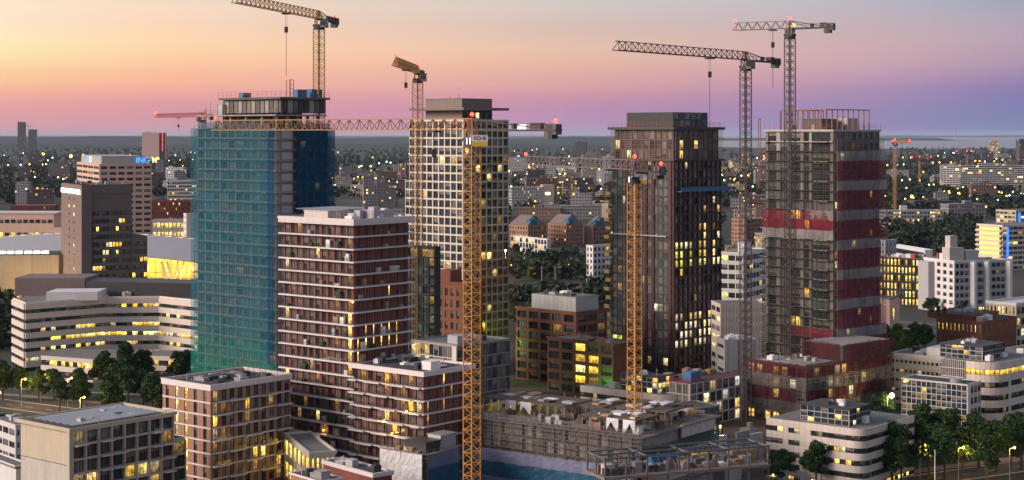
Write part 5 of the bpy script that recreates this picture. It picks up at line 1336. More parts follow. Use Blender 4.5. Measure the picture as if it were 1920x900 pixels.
    # dark stone tower with its sign
    Q = Bld('taupe_office_tower', 'dark taupe office tower with a white glowing name sign left of the blue netted tower', 'tower', 160, 743, 28, 123, 247)
    q = Q.main; zt = ZY(347, 743); W, L = Q.WR, Q.WL; fh = 3.55
    q.core(0, zt - 4, 'taupe_stone'); nf = int((zt - 8) / fh)
    def sp(i, j):
        if j == nf - 5 and 4 <= i <= 8: return 'lit_yellow'
        if j == nf - 2 and i in (8, 9): return 'lit_yellow'
        if j == nf - 8 and i < 3: return 'lit_yellow'
        if j == nf - 6 and i in (3, 4, 7): return 'lit_warm'
        return None
    q.grid('R', 0, fh, nf, 12, 'taupe_stone', picker(('glass_dark', 'glass_dark', 'glass_blue'), ('lit_dim', 'lit_yellow'), .025, .12, seed=301, special=sp), pier=.22, sp=1.5, depth=.5, u0=3.2)
    q.slab(zt - 4, zt - .3, 'taupe_stone', .4, 'roof_storey')
    part('roof', MB().box(-.2, W + .2, -.2, L + .2, zt - .3, zt), 'roof_felt', Q.root)
    sh = Block(Q.root, -2.0, 2.6, -1.4, L); sh.core(0, zt, 'taupe_stone', 'stair_shaft')
    port = {}
    for j in range(14):
        for i in range(2):
            k = 'lit_yellow' if (i, j) in ((0, 12), (1, 12), (1, 7), (1, 4), (1, 11)) else 'glass_dark'
            if k not in port:
                m_ = MB(); m_.v = [(.85 * math.cos(.785 * a), -.03, .85 * math.sin(.785 * a)) for a in range(8)]; m_.f = [tuple(range(8))]; m_.m = [0]; port[k] = m_.mesh('round_window', k)
            sh.put('L', 'round_window', port[k], L * (.42 + .24 * i), 8 + j * fh, -.02)
    low = Block(Q.root, W + .02, W + 7, -.5, L); zl = ZY(446, 743); low.core(0, zl, 'taupe_stone', 'lower_block')
    low.grid('R', 0, fh, int(zl / fh), 4, 'taupe_stone', picker(('glass_dark',), ('lit_yellow',), .1, .2, seed=302), pier=.3, sp=1.5, depth=.3)
    low.roof(zl + .01)
    tm = text_mesh('EUROFLYER', 3.0, .12, 'sign_white'); tw = max(v.co.x for v in tm.vertices)
    tx = sh.put('L', 'lettering', tm, 1.0, zt - 4.2, -.35); tx.rotation_euler = (R(90), 0, R(-90)); tx.scale = ((sh.W('L') - 2.2) / tw, 1, 1)
    clutter(Q.root, 1, W - 2, 1, L - 2, zt, 7, 303, ('galvanised', 'dark_metal'), 2.5, 1.5)
    part('antenna_mast', MB().bar((W * .35, 3, zt), (W * .35, 3, zt + 4), .15).bar((W * .2, 5, zt), (W * .2, 5, zt + 3), .12), 'galvanised', Q.root)
    # pink office with blue and orange signs
    I = Bld('pink_stone_office', 'pink stone office block with blue lettering and orange lion signs on its roof', 'building', 187, 1033, 24, 145, 284)
    b = I.main; zt = ZY(309, 1033); W, L = I.WR, I.WL; fh = 3.65; nf = int(zt / fh); z0 = zt - nf * fh
    b.core(0, zt, 'pink_stone')
    b.grid('R', z0, fh, nf, 6, 'pink_stone', picker(('glass_dark',), ('lit_dim',), .02, .2, seed=311), pier=1.4, sp=2.0, depth=.3, mul=2)
    b.grid('L', z0, fh, nf, 4, 'pink_stone', picker(('glass_dark',), ('lit_dim',), .02, .2, seed=312), pier=1.4, sp=2.0, depth=.3, mul=2)
    b.slab(zt, zt + .5, 'pink_stone', .35, 'roof_slab')
    k = Block(I.root, W * .06, W * .9, L * .06, L * .95); k.core(zt + .5, zt + 5.4, 'grey_panel', 'crown')
    lion = [(0, 0), (.5, 0), (.6, .9), (1.4, 1.0), (1.5, 0), (2.0, 0), (2.1, 1.5), (2.7, 1.9), (3.2, 1.6), (3.4, 2.2), (2.9, 3.0), (2.2, 2.9), (1.8, 2.3), (.6, 2.2), (.2, 2.8), (-.3, 3.2), (-.5, 2.9), (-.1, 2.5), (.1, 1.6)]
    for side, u in (('L', L * .3), ('R', W * .66)):
        tx = k.put(side, 'lettering', text_mesh('ING', 5.0, .15, 'sign_blue'), u, zt + 1.0, -.5); tx.rotation_euler = (R(90), 0, tx.rotation_euler[2])
        if side == 'L': tx.scale = (1.1, 1, 1)
        m_ = MB(); m_.v = [(x * 1.3, 0, z_ * 1.2) for x, z_ in lion]; m_.f = [tuple(range(len(lion)))]; m_.m = [0]
        m_.v += [(x * 1.3, .25, z_ * 1.2) for x, z_ in lion]; n_ = len(lion)
        m_.f += [(i, (i + 1) % n_, (i + 1) % n_ + n_, i + n_) for i in range(n_)]; m_.m += [0] * n_
        k.put(side, 'lion_emblem', m_.mesh('lion_emblem', 'sign_orange'), u + 10.6, zt + 1.0, -.55)
left_offices()

def station():
    x0, y0 = XY(-40, 850); root = thing('railway_station', 'glowing yellow railway station hall under a long grey curved roof', 'station', (x0, y0, 0), R(-1.5))
    Wd = 120.0; prof = []
    for k in range(9):
        t = k / 8; prof.append((t * 34 - 4, 22.5 + 9.0 * math.sin(math.pi * .5 * t)))
    q = MB()
    n = len(prof); xs = np.linspace(0, Wd, 25)
    for i, x in enumerate(xs):
        drop = -((x - 50) / 70) ** 2 * 5.0
        for (y, z) in prof: q.v.append((x, y, z + drop))
        for (y, z) in prof: q.v.append((x, y, z + drop - .5))
    for i in range(len(xs) - 1):
        for k in range(n - 1):
            a = i * 2 * n + k; b = a + 2 * n; q.f += [(a, b, b + 1, a + 1), (a + n, a + n + 1, b + n + 1, b + n)]; q.m += [0, 0]
        a = i * 2 * n; b = a + 2 * n; q.f += [(a, a + n, b + n, b), (a + n - 1, b + n - 1, b + 2 * n - 1, a + 2 * n - 1)]; q.m += [0, 0]
    part('curved_roof', q, 'grey_panel', root)
    rb = MB().box(0, .35, 0, 3.2, 0, .5).mesh('eaves_rib', 'beige_panel')
    for i in range(58): 
        x = i * 2.08; link('eaves_rib', rb, root, (x, -4.2, 21.9 - ((x - 50) / 70) ** 2 * 5.0))
    for i in range(57):
        x = i * 2.08; link('roof_rib', rb, root, (x, 27.0, 31.2 - ((x - 50) / 70) ** 2 * 5.0))
    for i in range(19):
        x = 1 + i * 6.2; part('roof_light_strip', MB().box(0, 5.6, 0, .5, 0, .5), 'station_light', root, (x, 25.6, 30.9 - ((x + 3 - 50) / 70) ** 2 * 5.0))
    part('glowing_hall', MB().box(1, Wd - 1, 6, 20, 9.5, 19.0).box(1, Wd - 1, 3, 20, .3, 7.2), 'lit_hall', root)
    part('platform_deck', MB().box(0, Wd, -2, 26, 7.2, 9.4), 'taupe_stone', root)
    for i in range(30):
        x = 2 + i * 4; part('glazing_bar', MB().box(x, x + .25, 5.6, 5.9, 9.4, 19.2).box(x, x + 4, 5.65, 5.85, 12, 12.25).box(x, x + 4, 5.65, 5.85, 14.4, 14.6), 'frame_grey', root)
    for i in range(15):
        x = 3 + i * 8; q = MB().box(x, x + 4.4, 2.6, 2.95, .4, 5.4); part('dark_bay', q, 'taupe_stone', root)
    for x in (100, 103, 62, 65, 20):
        part('leaning_column', MB().bar((x, -1, 0), (x - 5, -2, 18.5), 1.2).bar((x, -1, 0), (x + 3.5, -2, 18.5), .8), 'beige_panel', root)
    for x in (12, 48, 84, 108):
        point('hall_lamp', (x, -6, 6), (1, .6, .12), 9000, 1.2, root)
        point('hall_lamp', (x, 0, 14), (1, .62, .15), 5200, 1.2, root)
    # lit brown wall and white roof sign in front of the station
    X, Y = XY(-20, 770); w = thing('brown_hall', 'wide windowless brown hall with a torn white light strip along its roof edge', 'building', (X, Y, 0), R(4))
    Wh = (XY(108, 770)[0] - X) * 1.0; zt = ZY(478, 770)
    part('wall', MB().box(0, Wh, 0, 20, 0, zt), 'beige_render', w)
    for i in range(10): part('wall_panel', MB().box(Wh * i / 10 + .05, Wh * (i + 1) / 10 - .05, -.12, -.003, .2, zt - .2), 'beige_render', w)
    part('roof', MB().box(-.3, Wh + .3, -.3, 20, zt, zt + .4), 'roof_felt', w)
    rr = random.Random(3)
    for i in range(7): part('light_strip', MB().prism([(Wh * i / 8, .2), (Wh * (i + .8) / 8, .1 + rr.random()), (Wh * (i + .7) / 8, 2.4), (Wh * (i + .1) / 8, 2 + rr.random())], zt + .42, zt + 1.6), 'sign_white', w)
    for z_ in (6, 9.5, 13, 16.5): part('violet_lamp', MB().box(Wh * .45, Wh * .53, -.3, -.13, z_, z_ + .5), 'led_violet', w)
    for x in (.15, .6, .95): point('wall_lamp', (Wh * x, -6, 2.5), (1, .55, .18), 4200, .6, w)
    for x in (.0, .3, .8, 1.1, 1.4): point('forecourt_lamp', (Wh * x, -24, 6), (1, .62, .12), 6500, .6, w)
    # pale long building on the left with terraces
    X, Y = XY(-40, 960); t = thing('pink_terraced_office', 'long pinkish office with stacked horizontal bands at the edge behind the station', 'building', (X, Y, 0), R(-2))
    for k, (x1, ya, yb) in enumerate(((52, 22.0, 29.5), (44, 29.5, 37.5))):
        part('storey', MB().box(0, x1, 0, 18, ya, yb), 'pink_stone', t)
    for k in range(4):
        part('band', MB().box(0, 56, -2 - k * 1.0, 20, 4 + k * 5, 5.4 + k * 5), 'pink_stone', t)
        part('recess', MB().box(0, 55, .2, 19, 5.4 + k * 5, 9 + k * 5), 'dark_concrete', t)
        for i in range(18):
            kind = 'lit_yellow' if (k == 3 and i > 9 and rr.random() < .7) or rr.random() < .12 else 'glass_dark'
            link('window', win(2.9, 3.3, kind), t, (.5 + i * 3.0, .1, 5.5 + k * 5))
    for i in range(12):
        link('window', win(2.6, 2.4, 'lit_yellow' if rr.random() < .5 else 'glass_dark'), t, (1 + i * 3.6, -.08, 24))
        link('window', win(2.6, 2.0, 'glass_dark'), t, (1 + i * 3.6, -.08, 32))
    part('roof', MB().box(-.5, 46, -.5, 18, 37.5, 38.2), 'white_panel', t)
station()

def low_front():
    # low buildings at the bottom edge
    A = Bld('low_grey_building', 'low pale building with a grey flat roof at the bottom left corner', 'building', 30, 420, 40, -60, 60)
    a = A.main; zt = ZY(800, 420); a.core(0, zt, 'white_panel')
    a.grid('L', 0, zt / 3, 3, 8, 'white_panel', picker(('glass_dark',), ('lit_yellow',), .15, .2, seed=321), pier=.5, sp=1.6, depth=.25)
    a.grid('R', 0, zt / 3, 3, 4, 'white_panel', picker(('glass_dark',), ('lit_yellow',), .15, .2, seed=322), pier=.5, sp=1.6, depth=.25)
    a.roof(zt + .02, 'roof_gravel'); a.parapet(zt, zt + .5, 'white_panel', .3, .4); clutter(A.root, 2, A.WR, 2, A.WL, zt + .1, 4, 323)
    A2 = Bld('low_tiled_building', 'small low building with a blue grey roof in the bottom left corner', 'building', 30, 372, 40, -40, 52)
    a = A2.main; zt = ZY(878, 372); a.core(0, zt, 'white_panel'); a.slab(zt, zt + .4, 'roof_gravel', .5, 'roof'); a.parapet(zt + .4, zt + .7, 'white_band', .5, .3)
    C = Bld('lit_courtyard_pavilion', 'low pavilion with tall bright yellow windows between the two brick blocks', 'building', 582, 378, 20, 536, 628)
    c = C.main; zt = ZY(853, 378); c.core(0, zt, 'cream_panel')
    pk = picker(('lit_yellow', 'lit_warm'), ('lit_yellow',), .5, 0, seed=331, special=lambda i, j: 'lit_yellow' if j == 1 else None)
    c.grid('L', 0, zt / 2, 2, 6, 'cream_panel', pk, pier=.6, sp=1.6, depth=.35); c.grid('R', 0, zt / 2, 2, 5, 'cream_panel', pk, pier=.6, sp=1.6, depth=.35)
    c.roof(zt + .02, 'roof_gravel'); c.parapet(zt, zt + .7, 'cream_panel', .4, .4)
    D = Bld('low_brick_hall', 'flat dark roof of a low brick hall beside the white sheeted corner', 'building', 700, 352, 40, 606, 735)
    d = D.main; zt = ZY(892, 352); d.core(0, zt, 'red_brick'); d.roof(zt + .02); d.parapet(zt - .4, zt + .5, 'white_band', .3, .5)
    solar_rows(D.root, 2, D.WR - 1, 2, D.WL - 2, zt + .1, m='solar_blue'); clutter(D.root, 1, D.WR - 2, 1, D.WL - 2, zt + .15, 5, 341)
    E = Bld('low_dark_roof', 'small dark flat roof at the bottom edge below the lit pavilion', 'building', 600, 340, 40, 545, 640)
    e = E.main; zt = ZY(905, 340); e.core(0, zt, 'brown_brick'); e.roof(zt + .02); e.parapet(zt, zt + .4, 'white_band', .3, .3); clutter(E.root, 1, E.WR - 2, 1, E.WL - 2, zt + .15, 8, 342, ('dark_metal', 'galvanised'))
low_front()
# ---------------------------------------------------------------- tower cranes
CM = {}
def mast_mesh(w, h, m):
    k = ('mast', w, h, m)
    if k not in CM:
        q = MB(); a = w / 2; n = 2
        c = [(-a, -a), (a, -a), (a, a), (-a, a)]
        for x, y in c: q.bar((x, y, 0), (x, y, h), w * .088)
        for s_ in range(n):
            z0, z1 = h * s_ / n, h * (s_ + 1) / n; zm = (z0 + z1) / 2
            for i in range(4):
                p, r_ = c[i], c[(i + 1) % 4]
                q.bar((*p, z0), (*r_, zm), w * .04); q.bar((*r_, zm), (*p, z1), w * .04); q.bar((*p, z0), (*r_, z0), w * .05)
        q.bar((0, 0, 0), (0, 0, h), w * .06)
        for i in range(int(h / .5)): q.bar((-.25, a * .3, i * .5), (.25, a * .3, i * .5), .05)
        CM[k] = q.mesh('mast_section', m)
    return CM[k]
def jib_mesh(L, w, h, m):
    k = ('jib', L, w, h, m)
    if k not in CM:
        q = MB(); n = 2
        q.bar((0, -w / 2, 0), (L, -w / 2, 0), .2); q.bar((0, w / 2, 0), (L, w / 2, 0), .2); q.bar((0, 0, h), (L, 0, h), .22)
        for i in range(n):
            a, b, mid = L * i / n, L * (i + 1) / n, L * (i + .5) / n
            for y in (-w / 2, w / 2): q.bar((a, y, 0), (mid, 0, h), .15); q.bar((mid, 0, h), (b, y, 0), .15)
            q.bar((a, -w / 2, 0), (b, w / 2, 0), .09); q.bar((a, -w / 2, 0), (a, w / 2, 0), .09)
        CM[k] = q.mesh('jib_section', m)
    return CM[k]
def crane(label, px, d, py_jib, mw, tip, mats, cj=18.0, jw=1.8, jh=2.2, cab_side=1, trolley=.3, drop=10, beacons=(), sign=None, z0=0.0, mrot=45, taper=True, group='tower cranes over the building sites', small=False, lightw=0):
    """flat-top tower crane; tip = photo column and distance of the jib's far end"""
    mm, jm = mats; X, Y = XY(px, d); zj = ZY(py_jib, d); ztop = zj - 3.2
    T_ = thing('tower_crane', label, 'crane', (X, Y, z0), 0, group)
    tx, ty = XY(*tip); ang = math.atan2(ty - Y, tx - X); L = math.hypot(tx - X, ty - Y); ztop -= z0; zj -= z0
    sh = mw * 1.9; n = max(1, round(ztop / sh)); sh = ztop / n; ms = mast_mesh(mw, round(sh, 3), mm)
    for i in range(n): link('mast_section', ms, T_, (0, 0, i * sh), R(mrot))
    ca, sa = math.cos(ang), math.sin(ang)
    def at(u, v, z): return (u * ca - v * sa, u * sa + v * ca, z)
    part('slewing_ring', MB().cyl(0, 0, ztop, ztop + .9, mw * .72, 14).box(-mw * .6, mw * .6, -mw * .6, mw * .6, ztop + .9, ztop + 1.5), 'crane_dark' if mm != 'crane_yellow' else 'dark_metal', T_, rz=ang)
    q = MB(); a = jw / 2
    for x in (-a, a):
        for y in (-a, a): q.bar((x, y, ztop + 1.4), (x, y, zj), .26); 
    q.bar((-a, -a, ztop + 1.4), (a, -a, zj), .14).bar((-a, a, ztop + 1.4), (a, a, zj), .14).bar((0, 0, zj), (0, 0, zj + jh), .3)
    q.bar((-a, -a, zj), (0, 0, zj + jh), .2).bar((a, -a, zj), (0, 0, zj + jh), .2).bar((-a, a, zj), (0, 0, zj + jh), .2).bar((a, a, zj), (0, 0, zj + jh), .2)
    part('tower_top', q, jm, T_, rz=ang)
    ns = max(2, round(L / 6.0)); sl = L / ns; js = jib_mesh(round(sl, 3), jw, jh, jm)
    for i in range(ns): link('jib_section', js, T_, at(i * sl, 0, zj), ang)
    # counter jib
    q = MB().box(-cj, 0, -jw * .55, -jw * .35, zj - .35, zj + .05).box(-cj, 0, jw * .35, jw * .55, zj - .35, zj + .05).box(-cj, -.2, -jw * .35, jw * .35, zj - .1, zj)
    for y in (-jw * .55, jw * .55):
        for i in range(9): q.bar((-cj * i / 9, y, zj), (-cj * i / 9, y, zj + 1.1), .06)
        q.bar((-cj, y, zj + 1.1), (0, y, zj + 1.1), .06)
    q.bar((0, 0, zj + jh), (-cj * .78, 0, zj + .2), .24).bar((0, -.3, zj + jh), (-cj * .4, -.3, zj + .1), .14)
    part('counter_jib', q, 'crane_dark' if jm != 'crane_red' else jm, T_, rz=ang)
    for i in range(3):
        part('counterweight', MB().box(-cj + i * 1.0, -cj + i * 1.0 + .92, -jw * .5, jw * .5, zj - (1.8 if i else 1.0), zj + 1.0), ('dark_concrete', 'crane_dark', 'dark_concrete')[i], T_, rz=ang)
    part('winch_house', MB().box(-cj * .82, -cj * .7, -jw * .4, jw * .4, zj + .1, zj + 1.3).cyl(-cj * .5, 0, zj + .1, zj + 1.2, .6, 10), 'dark_metal', T_, rz=ang)
    cy = cab_side * (jw * .5 + .25)
    q = MB().prism([(-.4, cy), (2.2, cy), (2.2, cy + cab_side * 1.7), (-.4, cy + cab_side * 1.7)] if cab_side > 0 else [(-.4, cy + cab_side * 1.7), (2.2, cy + cab_side * 1.7), (2.2, cy), (-.4, cy)], zj - 2.7, zj - .35)
    q.box(-.6, 2.4, min(cy, cy + cab_side * 1.9), max(cy, cy + cab_side * 1.9), zj - .35, zj - .2)
    c = part('cab', q, 'crane_grey', T_, rz=ang)
    yo = cy + cab_side * 1.72
    part('cab_window', MB().quad((2.22, min(cy, yo), zj - 2.0), (2.22, max(cy, yo), zj - 2.0), (2.22, max(cy, yo), zj - .5), (2.22, min(cy, yo), zj - .5)).quad((0, yo, zj - 2.0), (2.0, yo, zj - 2.0), (2.0, yo, zj - .5), (0, yo, zj - .5)), 'glass_blue', c)
    # trolley, rope and hook
    u = L * trolley
    part('trolley', MB().box(u - 1, u + 1, -jw * .6, jw * .6, zj - .55, zj - .2), 'crane_dark', T_, rz=ang)
    hk = part('hook_block', MB().bar(at(u, -.25, zj - .3), at(u, -.25, zj - 4), .07).bar(at(u, .25, zj - .3), at(u, .25, zj - 4), .07).box(at(u, 0, 0)[0] - .45, at(u, 0, 0)[0] + .45, at(u, 0, 0)[1] - .45, at(u, 0, 0)[1] + .45, zj - 5.6, zj - 4), 'crane_dark', T_)
    part('lifting_chain', MB().bar(at(u, 0, zj - 5.6), at(u, 0, zj - 5.6 - drop), .12), 'crane_dark', hk)
    bm = MB().ball((0, 0, .35), .40 if not small else .75, n=8).mesh('beacon', 'beacon_red')
    for w in beacons:
        if w == 'top': p = at(0, 0, zj + jh + .5)
        elif w == 'tip': p = at(L - .4, 0, zj + jh + .2)
        else: p = at(-cj + .8, 0, zj + 1.3)
        link('beacon', bm, T_, p)
        if lightw: point('beacon_lamp', (p[0], p[1], p[2] + 1.2), (1, .06, .05), lightw, .3, T_)
    if sign:
        for (kind, u0, w, h, zz_) in sign:
            s_ = part('sign_board', MB().box(u0, u0 + w, -.06, .06, zz_, zz_ + h), kind, T_, at(0, -jw * .62, zj), ang)
    return T_, zj, ang, at
Y2 = ('crane_yellow', 'crane_ochre'); D2 = ('crane_dark', 'crane_dark'); O2 = ('crane_ochre', 'crane_ochre')
c1 = crane('yellow tower crane in the foreground with its long jib level with the horizon', 885, 330, 243, 2.4, (402, 380), ('crane_yellow', 'crane_ochre'), 22, 1.8, 2.2, -1, .13, 3, ('top', 'tip', 'back'), [('sign_white', -13, 3.6, .85, .1)], lightw=900)
def cab_sign(c, text, cols, u0, sub=None):
    T_, zj, ang, at = c
    s_ = part('sign_board', MB().box(0, 4.0, -.05, .05, 0, 1.9), 'white_panel', T_, at(u0, 0, zj - 2.6), 0)
    s_.location.y -= 2.2; s_.scale = (.8, .8, .8)
    part('sign_stripe', MB().prism([(0, -.075), (4.0, -.075), (4.0, -.055), (0, -.055)], -.9, .3), cols, s_)
    tx = link('lettering', text_mesh(text, 1.3, .02, 'dark_metal'), s_, (.5, -.09, .7)); tx.rotation_euler = (R(90), 0, 0)
    part('sign_lamp', MB().box(-1.3, -1.15, -.1, .1, -.4, 1.2).box(-.5, -.35, -.1, .1, -.4, 1.2), 'sign_white', s_)
cab_sign(c1, 'KD-8', 'container_yellow', 0)
c2 = crane('yellow tower crane in front of the dark red tower with two red beacons', 1190, 385, 318, 2.35, (985, 452), ('crane_yellow', 'crane_grey'), 15, 1.8, 2.2, -1, .2, 4, ('top', 'back', 'tip'), None, lightw=900)
cab_sign(c2, 'DES', 'container_yellow', 1.2)
c3 = crane('dark tower crane rising behind the blue netted tower with a short loaded hook', 598, 484, 35, 2.35, (440, 424), ('crane_ochre', 'crane_ochre'), 15, 1.8, 2.3, 1, .42, 12, ('back',), [('sign_white', -6.6, 2.6, 1.0, -.2)])
c4 = crane('dark ochre tower crane pointing towards the camera in front of the cream tower', 783, 526, 137, 2.35, (741, 466), ('crane_ochre', 'crane_ochre'), 13, 1.9, 2.4, 1, .55, 0.5, ('top', 'tip'), [('led_cyan', -3.4, .9, .6, -1.4)])
c5 = crane('dark tower crane with the longest jib reaching left between dark red and striped towers', 1398, 473, 112, 2.35, (1154, 418), D2, 20, 1.9, 2.3, 1, .30, 14, (), None)
c6 = crane('tallest dark tower crane standing through the podium of the striped tower', 1481, 492, 53, 2.35, (1376, 502), ('crane_dark', 'crane_grey'), 14, 1.8, 2.2, -1, .3, 12, ('top', 'tip'), [('sign_orange', -1.2, 2.6, .9, .5)], z0=0)
# cranes far off over the city
for (lb, px, d, pj, tip, bc, cj) in (
        ('ochre crane with red beacons right of the striped tower', 1678, 1650, 268, (1706, 1560), ('top', 'tip', 'back'), 14),
        ('far low crane with red beacons right of the striped tower', 1724, 2600, 297, (1746, 2600), ('top', 'tip', 'back'), 12),
        ('far crane with red beacons above the long white flats', 1813, 2900, 286, (1793, 2900), ('top', 'tip', 'back'), 12),
        ('far crane whose jib peeks out left of the blue netted tower', 380, 900, 219, (292, 960), ('tip',), 14),
        ('tiny crane beside the two towers on the left horizon', 54, 7600, 236, (66, 7600), (), 18)):
    crane(lb, px, d, pj, 2.6, tip, ('crane_ochre', 'crane_ochre' if d != 900 else 'crane_red'), cj, 2.0, 2.4, 1, .5, 2, bc, None, group='far cranes over the city', small=True)

# ---------------------------------------------------------------- buildings in the middle distance
def mid(name, label, px, d, aR, lpx, rpx, pyt, fh, bl, br, wall, pick, pier=.8, sp=1.4, roof='roof_gravel', depth=.25, mul=0, extra=None, cat='building'):
    B = Bld(name, label, cat, px, d, aR, lpx, rpx); b = B.main; zt = ZY(pyt, d); nf = max(1, round(zt / fh)); f = zt / nf
    b.core(0, zt, wall)
    if bl: b.grid('L', 0, f, nf, bl, wall, pick, pier, sp, depth, mul=mul)
    if br: b.grid('R', 0, f, nf, br, wall, pick, pier, sp, depth, mul=mul)
    b.roof(zt + .02, roof); b.parapet(zt, zt + .6, wall, depth + .02, .4)
    if extra: extra(B, zt)
    return B
pk = lambda p, s, l=('lit_yellow', 'lit_warm'): picker(('glass_dark', 'glass_dark', 'glass_blue'), l, p, .15, seed=s)
def plant(w=.3, h=4, m='white_panel', fx=.3, fy=.3):
    return lambda B, zt: part('plant_room', MB().box(B.WR * fx, B.WR * (fx + w), B.WL * fy, B.WL * (fy + w), zt + .1, zt + h), m, B.root)
mid('white_louvred_office', 'small white building with tall narrow louvres beside the lit tree', 1026, 1090, 30, 958, 1032, 450, 3.5, 12, 2, 'white_panel', pk(.3, 401), .9, .5)
mid('white_flats', 'small pale block of flats with dark windows beside the mustard balconies', 1112, 930, 40, 1100, 1150, 462, 3.2, 2, 5, 'white_panel', pk(.05, 402), 1.4, 1.4)
mid('grey_white_lab', 'white office with one yellow lit storey between dark red and striped towers', 1393, 650, 60, 1352, 1440, 476, 3.6, 3, 8, 'white_panel', picker(('glass_dark',), ('lit_yellow',), .08, .2, seed=403, special=lambda i, j: 'lit_yellow' if j == 4 and i < 6 else None), .4, 1.6, extra=plant(.3, 4))
mid('low_arcade_office', 'low pale office with two rows of small windows below the white lab', 1352, 560, 8, 1335, 1440, 573, 3.3, 2, 14, 'beige_panel', pk(.2, 404), 1.0, 1.5)
mid('low_grey_shed', 'low grey shed with pale roof clutter at the foot of the dark crane', 1360, 520, 10, 1345, 1418, 640, 4, 1, 6, 'grey_panel', pk(.05, 405), 2.2, 2.6, extra=lambda B, zt: clutter(B.root, 1, B.WR - 2, 1, B.WL - 2, zt + .1, 12, 46, ('white_paint', 'white_paint', 'galvanised'), 3, 1.6))
for k, (a, l, r_, pt, dd) in enumerate(((990, 955, 1024, 424, 1210), (1062, 1028, 1092, 422, 1230), (1112, 1096, 1150, 426, 1240))):
    B = mid('gabled_house', 'brown gabled building with blue roof ends, %s from the cream tower' % ORD[k], a, dd, 42, l, r_, pt, 3.3, 7, 7, 'brown_brick', pk(.10, 410 + k, ('lit_dim', 'lit_yellow')), 1.4, 1.5, 'roof_felt')
    zt = ZY(pt, dd); W, L = B.WR, B.WL
    q = MB()
    q.v = [(0, 0, zt + .7), (W, 0, zt + .7), (W, L, zt + .7), (0, L, zt + .7), (W * .5, L * .1, zt + 7.5), (W * .5, L * .9, zt + 7.5)]
    q.f = [(0, 1, 4), (1, 2, 5, 4), (2, 3, 5), (3, 0, 4, 5), (0, 3, 2, 1)]; q.m = [0] * 5
    rf = part('pitched_roof', q, 'taupe_stone', B.root)
    part('blue_gable', MB().prism([(W * .1, -.6), (W * .45, -.6), (W * .45, 4), (W * .1, 4)], zt + .7, zt + 4.6).bar((W * .05, -.8, zt + 4.6), (W * .28, -.8, zt + 7.4), .8).bar((W * .28, -.8, zt + 7.4), (W * .5, -.8, zt + 4.6), .8), 'blue_roof', rf)
B = mid('brown_gabled_house', 'brown pointed house with a blue roof seen between the dark cranes', 1400, 1250, 45, 1372, 1432, 412, 3.3, 5, 5, 'brown_brick', pk(.12, 414, ('lit_dim', 'lit_yellow')), 1.4, 1.5, 'blue_roof')
mid('long_beige_hall', 'long low beige hall with a pale blue roof behind the gabled houses', 1140, 1560, 20, 946, 1175, 384, 4, 30, 4, 'beige_render', pk(.22, 415), 1.2, 2.0, 'galvanised')
mid('patterned_office', 'office with a fine grid of lit windows and a pale blank tower beside it', 960, 1850, 12, 949, 1018, 352, 3.4, 5, 16, 'grey_panel', pk(.12, 416, ('lit_warm', 'lit_dim')), 1.3, 1.3, extra=lambda B, zt: (part('blank_tower', MB().box(B.WR, B.WR + 13, 0, 14, 0, zt + 3), 'beige_render', B.root), part('lit_logo', MB().box(B.WR + 3, B.WR + 8, -.3, -.1, zt - 8, zt - 5.5), 'lamp_white', B.root)))
mid('blue_strip_flats', 'dark block of flats with a bright blue light strip up its stairwell', 1062, 2200, 20, 1040, 1112, 334, 3.2, 4, 10, 'dark_concrete', pk(.22, 417, ('lit_dim', 'lit_yellow')), 1.5, 1.4, extra=lambda B, zt: [part('blue_lamp', MB().box(1, 4.2, -.6, -.3, z_, z_ + 2.0), 'led_blue', B.root) for z_ in np.arange(zt - 20, zt - 1, 2.8)])
B = mid('brick_row_block', 'long red brick block with small lit windows right of the pink office', 284, 1140, 4, 276, 372, 378, 3.3, 1, 16, 'red_brick', pk(.14, 419, ('lit_dim', 'lit_yellow')), 1.3, 1.6)
mid('grey_gallery_flats', 'grey flats with pale gallery bands right of the pink office', 314, 1500, 12, 310, 372, 340, 3.0, 1, 14, 'white_panel', pk(.12, 420, ('lit_dim', 'lit_yellow')), .3, 1.5)
mid('white_corner_house', 'small white block with few square windows against the blue netted tower', 350, 950, 30, 345, 374, 402, 3.3, 2, 5, 'white_panel', pk(.02, 421), 1.6, 1.8)
mid('lit_glass_pavilion', 'low glazed pavilion glowing yellow right of the pink office', 286, 980, 6, 280, 346, 414, 5, 1, 8, 'grey_panel', picker(('lit_yellow',), ('lit_yellow',), .8, 0, seed=422), .5, 2.4)
mid('brick_terrace_block', 'dark red brick block with a pale roof edge left of the taupe tower', 20, 1200, 5, -30, 104, 386, 3.4, 0, 18, 'red_brick', pk(.10, 423, ('lit_dim', 'lit_yellow')), 1.4, 1.6, 'white_panel')
mid('grey_slab_flats', 'long grey flats with two lit yellow stairwells behind the striped tower', 1660, 1380, 8, 1645, 1768, 396, 3.0, 1, 22, 'grey_panel', picker(('glass_dark', 'glass_curtain'), ('lit_warm', 'lit_yellow'), .16, .3, seed=424, special=lambda i, j: 'lit_yellow' if i in (5, 18) else None), .5, 1.3, extra=plant(.12, 4.5))
